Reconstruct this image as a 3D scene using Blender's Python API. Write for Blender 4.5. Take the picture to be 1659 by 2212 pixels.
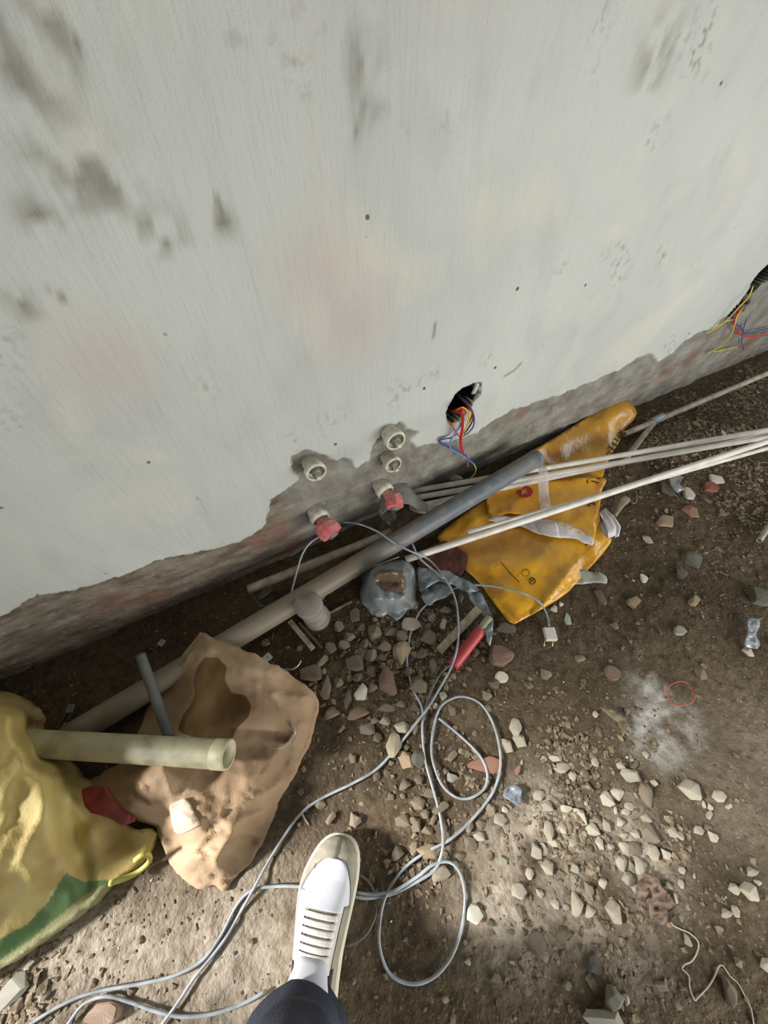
import bpy, bmesh, math, random
import numpy as np
from mathutils import Vector, Matrix
from mathutils.geometry import delaunay_2d_cdt
random.seed(7); RNG = np.random.RandomState(11)
for o in list(bpy.data.objects): bpy.data.objects.remove(o)
SC = bpy.context.scene; COL = SC.collection

# ------------------------------------------------------------ camera
W_, H_, F_ = 1659.0, 2212.0, 830.0
CX, CY, CH = W_/2, H_/2, 1.15
def _ray(px, py): return np.array([(px-CX)/F_, -(py-CY)/F_, -1.0])
_dn = _ray(850, 1750); _dn /= np.linalg.norm(_dn); _up = -_dn
_n = np.cross(_ray(0, 1482), _ray(1659, 762)); _n /= np.linalg.norm(_n)
_X = np.cross(_n, _up); _X /= np.linalg.norm(_X)
if _X[0] < 0: _X = -_X
_Y = np.cross(_up, _X)
ROT = np.stack([_X, _Y, _up])
_r = ROT @ _ray(829.5, 1122); CAM = np.array([0, -(_r*(CH/-_r[2]))[1], CH])
cd = bpy.data.cameras.new('camera'); cam = bpy.data.objects.new('camera', cd); COL.objects.link(cam)
M4 = Matrix.Identity(4)
for i in range(3):
    for j in range(3): M4[i][j] = float(ROT[i, j])
    M4[i][3] = float(CAM[i])
cam.matrix_world = M4
cd.sensor_fit = 'HORIZONTAL'; cd.sensor_width = 36; cd.lens = 36*F_/W_; cd.clip_start = 0.01; cd.clip_end = 50
SC.camera = cam
# ------------------------------------------------------------ exposure, world, daylight, added fill
SC.view_settings.view_transform = 'Standard'; SC.view_settings.look = 'None'
SC.view_settings.exposure = 0.0; SC.view_settings.gamma = 1.0; SC.view_settings.use_curve_mapping = False
wd = bpy.data.worlds.new('overcast_sky'); SC.world = wd; wd.use_nodes = True
wd.node_tree.nodes['Background'].inputs[0].default_value = (0.75, 0.85, 1.0, 1); wd.node_tree.nodes['Background'].inputs[1].default_value = 1.0
def area(name, loc, direc, sx, sy, power, col):
    l = bpy.data.lights.new(name, 'AREA'); l.shape = 'RECTANGLE'; l.size = sx; l.size_y = sy; l.energy = power; l.color = col
    o = bpy.data.objects.new(name, l); COL.objects.link(o); o.location = loc
    o.rotation_euler = Vector(direc).to_track_quat('-Z', 'Y').to_euler(); return o
SUN_E, LEFT_P, FILL_P, RIGHT_P = 11, 48, 57, 26
sl = bpy.data.lights.new('hazy_sun', 'SUN'); sl.energy = SUN_E; sl.angle = math.radians(9); sl.color = (1.0, 0.985, 0.97)
so = bpy.data.objects.new('hazy_sun', sl); COL.objects.link(so)
so.rotation_euler = Vector((0.91, -0.33, -0.58)).to_track_quat('-Z', 'Y').to_euler()
area('left_window_daylight', (-4.2, -1.6, 1.25), (1, 0.28, -0.12), 1.1, 1.2, LEFT_P, (0.93, 0.96, 1.0))
area('front_fill_light', (1.3, -2.5, 0.55), (-0.08, 1, 0.0), 2.6, 0.9, FILL_P, (1.0, 0.99, 0.96))  # unseen source added low in front to brighten the wall
area('right_fill_light', (4.3, -1.5, 1.4), (-1, 0.3, -0.15), 1.6, 1.3, RIGHT_P, (0.88, 0.94, 1.0))  # unseen source added on the right as fill

# ------------------------------------------------------------ noise and ground
def vnoise(x, y, seed=0):
    x = np.asarray(x, float); y = np.asarray(y, float)
    xi = np.floor(x).astype(np.int64); yi = np.floor(y).astype(np.int64); fx = x-xi; fy = y-yi
    fx = fx*fx*(3-2*fx); fy = fy*fy*(3-2*fy)
    def h(a, b):
        n = (a*374761393 + b*668265263 + seed*974634777) & 0x7fffffff
        n = ((n ^ (n >> 13))*1274126177) & 0x7fffffff
        n = n ^ (n >> 16)
        return (n & 0xffff)/65535.0*2-1
    return (h(xi, yi)*(1-fx)+h(xi+1, yi)*fx)*(1-fy)+(h(xi, yi+1)*(1-fx)+h(xi+1, yi+1)*fx)*fy
def fbm(x, y, sc, oct=4, seed=0, ridge=False):
    s = 0; a = 1.0; t = 0
    for i in range(oct):
        v = vnoise(np.asarray(x)*sc+13.7*i, np.asarray(y)*sc-7.1*i, seed+i)
        if ridge: v = 1-2*abs(v)
        s = s+a*v; t += a; a *= 0.5; sc *= 2.03
    return s/t
def sstep(a, b, x):
    t = np.clip((np.asarray(x, float)-a)/(b-a), 0, 1); return t*t*(3-2*t)
def worley(x, y, cell, seed=0):
    x = np.asarray(x, float)/cell; y = np.asarray(y, float)/cell; xi = np.floor(x); yi = np.floor(y); best = np.full(x.shape, 9.0)
    for a in (-1, 0, 1):
        for b in (-1, 0, 1):
            cx_ = xi+a; cy_ = yi+b
            jx = (vnoise(cx_, cy_, seed)+1)/2; jy = (vnoise(cx_, cy_, seed+5)+1)/2
            best = np.minimum(best, np.hypot(cx_+jx-x, cy_+jy-y))
    return best
def H(x, y):
    x = np.asarray(x, float); y = np.asarray(y, float)
    h = 0.010*fbm(x, y, 3.1, 3, 5)
    h = h+0.045*np.exp(-((x-0.85)/0.5)**2)*sstep(-0.28, 0.02, y)
    h = h-0.030*np.exp(-((x+0.25)/0.35)**2)*np.exp(-((y+0.10)/0.09)**2)
    return h
def Hfine(x, y):
    return H(x, y)+0.0055*fbm(x, y, 17, 4, 21)+0.0028*fbm(x, y, 75, 3, 31)
def fl(px, py, z=0.0):
    r = ROT @ _ray(px, py); return CAM+r*((z-CAM[2])/r[2])
def gp(px, py, dz=0.0):
    z = dz
    for _ in range(5):
        p = fl(px, py, z); z = float(H(p[0], p[1]))+dz
    return fl(px, py, z)
def wl(px, py, y=0.0):
    r = ROT @ _ray(px, py); return CAM+r*((y-CAM[1])/r[1])
def pxm(px, py):   # metres per pixel at the ground, along image x and y
    a = fl(px, py); return np.linalg.norm(fl(px+1, py)-a), np.linalg.norm(fl(px, py+1)-a)

# ------------------------------------------------------------ materials
def _rgb(c): return (c[0], c[1], c[2], 1)
def s2l(*c): return tuple((v/255/12.92 if v/255 <= .04045 else ((v/255+.055)/1.055)**2.4) for v in c)
def mat(name, col, rough=0.6, col2=None, nscale=12, detail=4, bump=0.0, bscale=80, metal=0.0, trans=0.0, alpha=1.0, spec=0.5, lo=0.35, hi=0.65, rnd=0.0, col3=None, n3=3, sheen=0, subs=0, coord='Object', stretch=(1, 1, 1), bdist=0.004):
    m = bpy.data.materials.new(name); m.use_nodes = True; nt = m.node_tree; N = nt.nodes; L = nt.links
    b = N['Principled BSDF']
    b.inputs['Roughness'].default_value = rough; b.inputs['Metallic'].default_value = metal
    b.inputs['Transmission Weight'].default_value = trans; b.inputs['Alpha'].default_value = alpha
    b.inputs['Specular IOR Level'].default_value = spec
    b.inputs['Base Color'].default_value = _rgb(col)
    tc = N.new('ShaderNodeTexCoord'); mp = N.new('ShaderNodeMapping'); mp.inputs['Scale'].default_value = stretch
    L.new(tc.outputs[coord], mp.inputs[0]); out = None
    if col2 is not None:
        n = N.new('ShaderNodeTexNoise'); n.inputs['Scale'].default_value = nscale; n.inputs['Detail'].default_value = detail; L.new(mp.outputs[0], n.inputs[0])
        r = N.new('ShaderNodeMapRange'); r.inputs[1].default_value = lo; r.inputs[2].default_value = hi; L.new(n.outputs[0], r.inputs[0])
        mx = N.new('ShaderNodeMix'); mx.data_type = 'RGBA'; mx.inputs[6].default_value = _rgb(col); mx.inputs[7].default_value = _rgb(col2)
        L.new(r.outputs[0], mx.inputs[0]); out = mx.outputs[2]
    if col3 is not None:
        n = N.new('ShaderNodeTexNoise'); n.inputs['Scale'].default_value = n3; n.inputs['Detail'].default_value = 3; L.new(mp.outputs[0], n.inputs[0])
        r = N.new('ShaderNodeMapRange'); r.inputs[1].default_value = .5; r.inputs[2].default_value = .62; L.new(n.outputs[0], r.inputs[0])
        mx = N.new('ShaderNodeMix'); mx.data_type = 'RGBA'; mx.inputs[7].default_value = _rgb(col3)
        if out: L.new(out, mx.inputs[6])
        else: mx.inputs[6].default_value = _rgb(col)
        L.new(r.outputs[0], mx.inputs[0]); out = mx.outputs[2]
    if rnd > 0:
        oi = N.new('ShaderNodeObjectInfo'); hs = N.new('ShaderNodeHueSaturation')
        mr = N.new('ShaderNodeMapRange'); mr.inputs[3].default_value = 1-rnd; mr.inputs[4].default_value = 1+rnd; L.new(oi.outputs['Random'], mr.inputs[0])
        L.new(mr.outputs[0], hs.inputs['Value']); 
        if out: L.new(out, hs.inputs['Color'])
        else: hs.inputs['Color'].default_value = _rgb(col)
        out = hs.outputs[0]
    if out: L.new(out, b.inputs['Base Color'])
    if bump > 0:
        n = N.new('ShaderNodeTexNoise'); n.inputs['Scale'].default_value = bscale; n.inputs['Detail'].default_value = 5; L.new(mp.outputs[0], n.inputs[0])
        bp = N.new('ShaderNodeBump'); bp.inputs['Strength'].default_value = bump; bp.inputs['Distance'].default_value = bdist
        L.new(n.outputs[0], bp.inputs['Height']); L.new(bp.outputs[0], b.inputs['Normal'])
    return m

# ------------------------------------------------------------ object helpers
def tag(o, label=None, cat=None, group=None, kind=None):
    if label: o['label'] = label
    if cat: o['category'] = cat
    if group: o['group'] = group
    if kind: o['kind'] = kind
    return o
def thing(name, loc, label, cat, group=None):
    o = bpy.data.objects.new(name, None); COL.objects.link(o); o.location = Vector([float(v) for v in loc]); o.empty_display_size = 0.05
    return tag(o, label, cat, group)
def root_of(o):
    m = Vector(o.location)
    while o.parent: o = o.parent; m = m+Vector(o.location)
    return m
def obj(name, data, m, parent=None, smooth=True, label=None, cat=None, group=None, kind=None, origin=True):
    V, Fc = data
    V = np.array([list(v) for v in V], float)
    c = np.zeros(3)
    if parent is None and origin:
        c = np.array([(V[:, 0].min()+V[:, 0].max())/2, (V[:, 1].min()+V[:, 1].max())/2, V[:, 2].min()])
    if parent is not None:
        c = np.array(root_of(parent))
    me = bpy.data.meshes.new(name); me.from_pydata((V-c).tolist(), [], [tuple(int(i) for i in f) for f in Fc]); me.update()
    for p in me.polygons: p.use_smooth = smooth
    if isinstance(m, (list, tuple)):
        for q in m: me.materials.append(q)
    elif m: me.materials.append(m)
    o = bpy.data.objects.new(name, me); COL.objects.link(o)
    if parent is not None: o.parent = parent
    else: o.location = c.tolist()
    return tag(o, label, cat, group, kind)
def fixn(o):
    bm = bmesh.new(); bm.from_mesh(o.data); bmesh.ops.recalc_face_normals(bm, faces=bm.faces); bm.to_mesh(o.data); bm.free(); return o
def join(*ds):
    V = []; F = []
    for v, f in ds:
        n = len(V); V += [list(map(float, q)) for q in v]; F += [[i+n for i in g] for g in f]
    return V, F
def box(x0, x1, y0, y1, z0, z1):
    V = [(x, y, z) for x in (x0, x1) for y in (y0, y1) for z in (z0, z1)]
    return V, [(0, 1, 3, 2), (4, 6, 7, 5), (0, 4, 5, 1), (2, 3, 7, 6), (0, 2, 6, 4), (1, 5, 7, 3)]
def spline(P, step=0.01):
    P = [np.array(p, float) for p in P]
    if len(P) < 3:
        n = max(2, int(np.linalg.norm(P[1]-P[0])/0.05)); return [P[0]+(P[1]-P[0])*i/n for i in range(n+1)]
    Q = [2*P[0]-P[1]]+P+[2*P[-1]-P[-2]]; out = []
    for i in range(1, len(Q)-2):
        a, b, c, d = Q[i-1:i+3]; n = max(2, int(np.linalg.norm(c-b)/step))
        for k in range(n):
            t = k/n; out.append(.5*((2*b)+(c-a)*t+(2*a-5*b+4*c-d)*t*t+(3*b-a-3*c+d)*t**3))
    out.append(P[-1]); return out
def tube(path, r, seg=10, inner=0.0, cap=True, wob=0.0):
    path = [np.array(p, float) for p in path]; n = len(path)
    rr = r if hasattr(r, '__len__') else [r]*n
    T = [path[min(i+1, n-1)]-path[max(i-1, 0)] for i in range(n)]; T = [t/(np.linalg.norm(t)+1e-12) for t in T]
    a = np.array([0, 0, 1.0]) if abs(T[0][2]) < .9 else np.array([1.0, 0, 0])
    u = a-T[0]*a.dot(T[0]); u /= np.linalg.norm(u); V = []; F = []; U = []
    for i in range(n):
        u = u-T[i]*u.dot(T[i]); u /= np.linalg.norm(u); U.append((u, np.cross(T[i], u)))
    def ring(i, rad):
        a, b = U[i]
        for k in range(seg):
            t = 2*math.pi*k/seg; V.append(path[i]+rad*(math.cos(t)*a+math.sin(t)*b))
    for i in range(n): ring(i, rr[i])
    if inner > 0:
        for i in reversed(range(n)): ring(i, rr[i]*inner)
    m = n*(2 if inner > 0 else 1)
    for i in range(m-1 if inner <= 0 else m):
        j = (i+1) % m
        for k in range(seg): l = (k+1) % seg; F.append((i*seg+k, i*seg+l, j*seg+l, j*seg+k))
    if inner <= 0 and cap:
        F.append(tuple(reversed(range(seg)))); F.append(tuple(range((n-1)*seg, n*seg)))
    return V, F
def in_poly(P, X, Y):
    P = np.array(P, float); X = np.asarray(X, float); Y = np.asarray(Y, float); c = np.zeros(X.shape, bool); n = len(P)
    for i in range(n):
        x0, y0 = P[i]; x1, y1 = P[i-1]
        if y0 == y1: continue
        m = ((y0 > Y) != (y1 > Y)) & (X < (x1-x0)*(Y-y0)/(y1-y0)+x0); c ^= m
    return c
def d_poly(P, X, Y, closed=True):
    P = np.array(P, float); X = np.asarray(X, float); Y = np.asarray(Y, float); d = np.full(X.shape, 1e9)
    for i in range(0 if closed else 1, len(P)):
        a = P[i-1]; b = P[i]; ab = b-a; L = ab.dot(ab)+1e-12
        t = np.clip(((X-a[0])*ab[0]+(Y-a[1])*ab[1])/L, 0, 1)
        d = np.minimum(d, np.hypot(X-a[0]-t*ab[0], Y-a[1]-t*ab[1]))
    return d
def sdf(P, X, Y): d = d_poly(P, X, Y); return np.where(in_poly(P, X, Y), -d, d)
def smooth_poly(P, step=8.0, jag=0.0, seed=0):
    P3 = [np.array([p[0], p[1], 0.0]) for p in P]; out = []; n = len(P3)
    for i in range(n):
        a, b, c, d = P3[i-1], P3[i], P3[(i+1) % n], P3[(i+2) % n]; k = max(1, int(np.linalg.norm(c-b)/step))
        for q in range(k):
            t = q/k; h = .5*((2*b)+(c-a)*t+(2*a-5*b+4*c-d)*t*t+(3*b-a-3*c+d)*t**3)
            h = .6*h+.4*(b+(c-b)*t)
            out.append([h[0], h[1]])
    out = np.array(out)
    if jag > 0: out = out+jag*np.stack([fbm(out[:, 0], out[:, 1], .06, 3, seed), fbm(out[:, 0], out[:, 1], .06, 3, seed+9)], 1)
    return out
def sheet(P, zfun, step=8.0, thick=None, jag=0.0, seed=0, raw=False):
    """a limp sheet or filled bag; outline in photo pixels, every vertex put at its own height zfun; thick=None closes it down to the ground"""
    B = np.array(P, float) if raw else smooth_poly(P, step, jag, seed)
    x0, y0 = B.min(0); x1, y1 = B.max(0)
    gx, gy = np.meshgrid(np.arange(x0, x1, step), np.arange(y0, y1, step)); gx = gx.ravel(); gy = gy.ravel()
    rs = np.random.RandomState(seed); gx = gx+rs.uniform(-.25, .25, gx.shape)*step; gy = gy+rs.uniform(-.25, .25, gy.shape)*step
    k = sdf(B, gx, gy) < -step*.55; pts = [Vector(b) for b in B]+[Vector((a, b)) for a, b in zip(gx[k], gy[k])]; nb = len(B)
    r = delaunay_2d_cdt(pts, [(i, (i+1) % nb) for i in range(nb)], [], 1, 1e-4)
    vs = np.array([[v[0], v[1]] for v in r[0]]); F = [list(f) for f in r[2]]
    Z = zfun(vs[:, 0], vs[:, 1]); top = []
    for (a, b), z in zip(vs, Z): top.append(fl(a, b, float(z)))
    top = np.array(top); n = len(top)
    g = H(top[:, 0], top[:, 1])-0.004
    bot = top.copy()
    if thick is None: bot[:, 2] = np.minimum(g, top[:, 2]-.002)
    else: bot[:, 2] = top[:, 2]-thick
    cnt = {}
    for f in F:
        for i in range(len(f)):
            e = (f[i], f[(i+1) % len(f)]); cnt[e] = 1
    FF = [tuple(f) for f in F]+[tuple(i+n for i in reversed(f)) for f in F]
    for (a, b) in cnt:
        if (b, a) not in cnt: FF.append((b, a, a+n, b+n))
    return (np.vstack([top, bot]).tolist(), FF), vs, n
def setattr_col(o, name, vals):
    a = o.data.attributes.new(name, 'FLOAT', 'POINT'); a.data.foreach_set('value', np.asarray(vals, np.float32))
def hull(n=16, seed=0, flat=.6, bev=.1):
    rs = np.random.RandomState(seed); bm = bmesh.new()
    for _ in range(n):
        v = rs.normal(size=3); v /= np.linalg.norm(v); v *= rs.uniform(.82, 1.05); bm.verts.new((v[0], v[1], v[2]*flat))
    bmesh.ops.convex_hull(bm, input=bm.verts[:])
    bmesh.ops.delete(bm, geom=[v for v in bm.verts if not v.link_faces], context='VERTS')
    if bev: bmesh.ops.bevel(bm, geom=bm.edges[:]+bm.verts[:], offset=bev, segments=2, affect='EDGES', profile=.5, clamp_overlap=True)
    bm.normal_update(); me = bpy.data.meshes.new('stone_shape'); bm.to_mesh(me); bm.free()
    co = np.array([list(v.co) for v in me.vertices])
    mn = co.min(0); mx = co.max(0); c = (mn+mx)/2; s = (mx-mn)/2
    for v in me.vertices: v.co = ((v.co[0]-c[0])/s[0], (v.co[1]-c[1])/s[1], (v.co[2]-mn[2])/(mx[2]-mn[2]))
    return me
def chip(npt, seed, thick=.5):
    """flat angular shard, unit footprint"""
    rs = np.random.RandomState(seed); A = np.sort(rs.uniform(0, 1, npt)+np.arange(npt)*1.2)/(npt*1.2+.0)*2*math.pi
    R = rs.uniform(.72, 1.05, npt); bm = bmesh.new()
    b = [bm.verts.new((R[i]*math.cos(A[i]), R[i]*math.sin(A[i]), 0)) for i in range(npt)]
    t = [bm.verts.new((R[i]*.9*math.cos(A[i])+rs.uniform(-.05, .05), R[i]*.9*math.sin(A[i])+rs.uniform(-.05, .05), 1+rs.uniform(-.2, .1))) for i in range(npt)]
    bm.faces.new(list(reversed(b))); 
    for i in range(npt): j = (i+1) % npt; bm.faces.new((b[i], b[j], t[j], t[i]))
    c = bm.verts.new((rs.uniform(-.2, .2), rs.uniform(-.2, .2), 1.05))
    for i in range(npt): bm.faces.new((t[i], t[(i+1) % npt], c))
    bmesh.ops.bevel(bm, geom=bm.edges[:], offset=.07, segments=2, affect='EDGES', clamp_overlap=True)
    me = bpy.data.meshes.new('shard_shape'); bm.to_mesh(me); bm.free(); return me

# ------------------------------------------------------------ room shell
plain = mat('bare_plaster', s2l(128, 126, 120), .9, s2l(106, 104, 98), 3, 5, .4, 60)
X0, X1, Y0, ZC = -4.3, 4.4, -2.6, 2.8
def wall_with_hole(axis, c, a0, a1, h0, h1, z0, z1, t):
    # slab at axis=c spanning a0..a1 with an opening h0..h1 x z0..z1
    ds = []
    def B(u0, u1, w0, w1):
        if u1-u0 < 1e-4 or w1-w0 < 1e-4: return
        ds.append(box(c, c+t, u0, u1, w0, w1) if axis == 'x' else box(u0, u1, c, c+t, w0, w1))
    B(a0, h0, 0, ZC); B(h1, a1, 0, ZC); B(h0, h1, 0, z0); B(h0, h1, z1, ZC); return join(*ds)
obj('wall_left', wall_with_hole('x', X0, Y0, 0, -2.2, -1.0, 0.6, 1.9, -.15), plain, smooth=False, kind='structure')
obj('wall_right', wall_with_hole('x', X1, Y0, 0, -2.3, -.7, 0.8, 2.1, .15), plain, smooth=False, kind='structure')
obj('wall_front', wall_with_hole('y', Y0, X0, X1, .0, 2.6, .08, 1.1, -.15), plain, smooth=False, kind='structure')
obj('ceiling', box(X0, X1, Y0, .15, ZC, ZC+.12), plain, smooth=False, kind='structure')
frm = mat('window_wood', s2l(96, 74, 52), .6, s2l(70, 52, 38), 8)
def frame(axis, c, a0, a1, z0, z1, w=.05, mull=0):
    ds = []
    def B(u0, u1, w0, w1): ds.append(box(c-.03, c+.03, u0, u1, w0, w1) if axis == 'x' else box(u0, u1, c-.03, c+.03, w0, w1))
    B(a0, a0+w, z0, z1); B(a1-w, a1, z0, z1); B(a0+w, a1-w, z0, z0+w); B(a0+w, a1-w, z1-w, z1)
    for i in range(mull): m = a0+(a1-a0)*(i+1)/(mull+1); B(m-w/2, m+w/2, z0+w, z1-w)
    return join(*ds)
obj('added_window_1', frame('y', Y0-.1, .0, 2.6, .08, 1.1, mull=2), frm, smooth=False, kind='structure')  # unseen low window added to go with the front fill
obj('added_window_2', frame('x', X1+.1, -2.3, -.7, .8, 2.1, mull=1), frm, smooth=False, kind='structure')  # unseen window added to go with the right fill

obj('window_3', frame('x', X0-.1, -2.2, -1.0, .6, 1.9, mull=1), frm, smooth=False, kind='structure')
XD = -1.75     # the wall stops here at a doorway on its left
obj('wall_left_return', join(box(X0-.15, X0+.12, 0, .30, -.08, ZC), box(X0+.12, XD, 0, .30, 2.5, ZC)), plain, smooth=False, kind='structure')
obj('door_1', join(box(XD-.05, XD, 0, .30, -.05, 2.5), box(X0+.12, X0+.17, 0, .30, -.05, 2.5), box(X0+.17, XD-.05, 0, .30, 2.45, 2.5)), frm, smooth=False, kind='structure')
# back wall: plaster broken away along its foot
EXP = [(-260, 1450), (-60, 1365), (0, 1335), (81, 1288), (190, 1268), (271, 1243), (353, 1210), (461, 1188), (543, 1161), (575, 1134), (580, 1101), (583, 1080), (624, 1058), (646, 1036), (624, 1009), (629, 988), (662, 971), (700, 982), (727, 996), (754, 988), (770, 1009), (798, 998), (803, 966), (830, 928), (863, 912), (879, 928), (908, 930), (885, 952), (897, 966), (948, 956), (1002, 948), (1038, 927), (1092, 893), (1150, 872), (1210, 855), (1270, 830), (1340, 800), (1372, 778), (1400, 764), (1423, 784), (1460, 758), (1484, 734), (1509, 720), (1546, 708), (1595, 658), (1627, 612), (1659, 577), (1700, 560), (1760, 620), (1760, 700)]
def wp(P): return [(wl(a, b)[0], wl(a, b)[2]) for a, b in P]
EXPW = wp(EXP); EXPW = [(EXPW[0][0]-1.2, EXPW[0][1])]+EXPW+[(4.5, .10), (4.5, -.2), (EXPW[0][0]-1.2, -.2)]
HOLE = wp([(1021, 831), (998, 842), (984, 853), (978, 866), (970, 878), (966, 890), (968, 905), (976, 915), (998, 900), (1015, 880), (1020, 868), (1036, 851), (1037, 829)])
HOLE2 = wp([(1659, 572), (1640, 590), (1624, 612), (1610, 640), (1590, 662), (1575, 682), (1592, 690), (1612, 668), (1630, 640), (1645, 618), (1690, 590)])
def axis(parts):
    out = []
    for a, b, s in parts: out += list(np.arange(a, b-1e-9, s))
    return np.array(out+[parts[-1][1]])
xs = axis([(-1.75, -1.0, .02), (-1.0, 2.9, .0055), (2.9, 4.55, .05)]); zs = axis([(-.08, .62, .005), (.62, 1.5, .014), (1.5, 2.8, .06)])
GX, GZ = np.meshgrid(xs, zs); gx = GX.ravel(); gz = GZ.ravel()
wx = gx+.010*fbm(gx, gz, 28, 3, 3)+.004*fbm(gx, gz, 110, 2, 8); wz = gz+.010*fbm(gx, gz, 28, 3, 4)+.004*fbm(gx, gz, 110, 2, 9)
low = gz < .75; e = np.full(gx.shape, 1.0)
e[low] = sdf(EXPW, wx[low], wz[low]); ex = 1-sstep(-.004, .004, e)
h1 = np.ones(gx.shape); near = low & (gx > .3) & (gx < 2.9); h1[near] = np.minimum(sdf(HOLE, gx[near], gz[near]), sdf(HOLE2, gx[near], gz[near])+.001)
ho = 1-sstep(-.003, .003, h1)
vy = .0035*fbm(gx, gz, 2.3, 3, 40)+.0012*fbm(gx*2.2, gz*.6, 14, 3, 44)
crumb = fbm(gx, gz*1.3, 32, 4, 50); strata = fbm(gx*.35, gz*3.0, 26, 3, 60)
vy = vy+ex*(.008+.0045*crumb+.005*strata+.012*sstep(0, .08, -e)*sstep(.25, .0, gz))
vy = vy-.004*np.exp(-((e-.006)/.006)**2)*sstep(-.1, .3, crumb)
vy = vy+ho*.145
nx, nz = len(xs), len(zs)
V = np.stack([gx, vy, gz], 1)
idx = np.arange(nx*nz).reshape(nz, nx)
Fq = np.stack([idx[:-1, :-1], idx[:-1, 1:], idx[1:, 1:], idx[1:, :-1]], -1).reshape(-1, 4)
nV = len(V)   # back slab gives the wall its thickness
slab = box(XD, X1+.15, .16, .30, -.08, ZC)
VV, FF = V.tolist(), Fq.tolist()
VV += [list(v) for v in slab[0]]; FF += [[i+nV for i in f] for f in slab[1]]
wall = obj('wall_back', (VV, FF), None, kind='structure', origin=False)
cem = np.clip(sstep(-.02, .06, gx-(wl(600, 1080)[0]))*1.0, 0, 1)*ex
redm = np.zeros(gx.shape)
for (a, b, r) in ((600, 1150, .05), (640, 1185, .05), (560, 1175, .04), (1095, 905, .035), (1130, 895, .03), (1440, 810, .04), (1500, 775, .05), (330, 1300, .05), (250, 1310, .05), (1620, 745, .07)):
    q = wl(a, b); redm = np.maximum(redm, np.exp(-((gx-q[0])**2+(gz-q[2])**2)/r**2))
redm = redm*ex*sstep(-.35, .25, fbm(gx, gz, 18, 3, 71)+.3)
warm = sstep(.27, .12, gz+.02*fbm(gx, gz, 5, 2, 75))*sstep(.55, .05, gx)
pad = np.zeros(8)
def wblob(P):
    m = np.zeros(gx.shape)
    for (px, py, r) in P: q = wl(px, py); m = np.maximum(m, np.exp(-((gx-q[0])**2+(gz-q[2])**2)/r**2))
    return m
stn = wblob([(20, 105, .05), (70, 50, .05), (60, 190, .03), (165, 370, .05), (230, 400, .035), (85, 470, .025), (345, 510, .035), (785, 245, .03), (780, 130, .03), (480, 480, .02), (50, 660, .02), (1420, 120, .05)])*sstep(-.25, .35, fbm(gx, gz, 34, 4, 301))
scr = np.zeros(gx.shape)
for P in ([(108, 630), (124, 637), (142, 648)], [(468, 430), (480, 455), (492, 480)], [(1125, 785), (1112, 800), (1090, 812)], [(768, 300), (772, 280), (780, 262)], [(160, 85), (175, 105)], [(940, 700), (936, 730)]):
    dd_ = d_poly(wp(P), gx, gz, False); scr = np.maximum(scr, np.exp(-(dd_/.0042)**2))
pnk = wblob([(690, 590, .09), (760, 700, .10), (230, 790, .08)])
for nm, v in (('exposed', ex), ('cement', cem), ('brickred', redm), ('warm', warm), ('stain', np.maximum(stn*.8, scr*.8)), ('pinkish', pnk), ('hole', 1-sstep(.002, .0065, h1))): setattr_col(wall, nm, np.concatenate([v, pad]))
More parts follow.
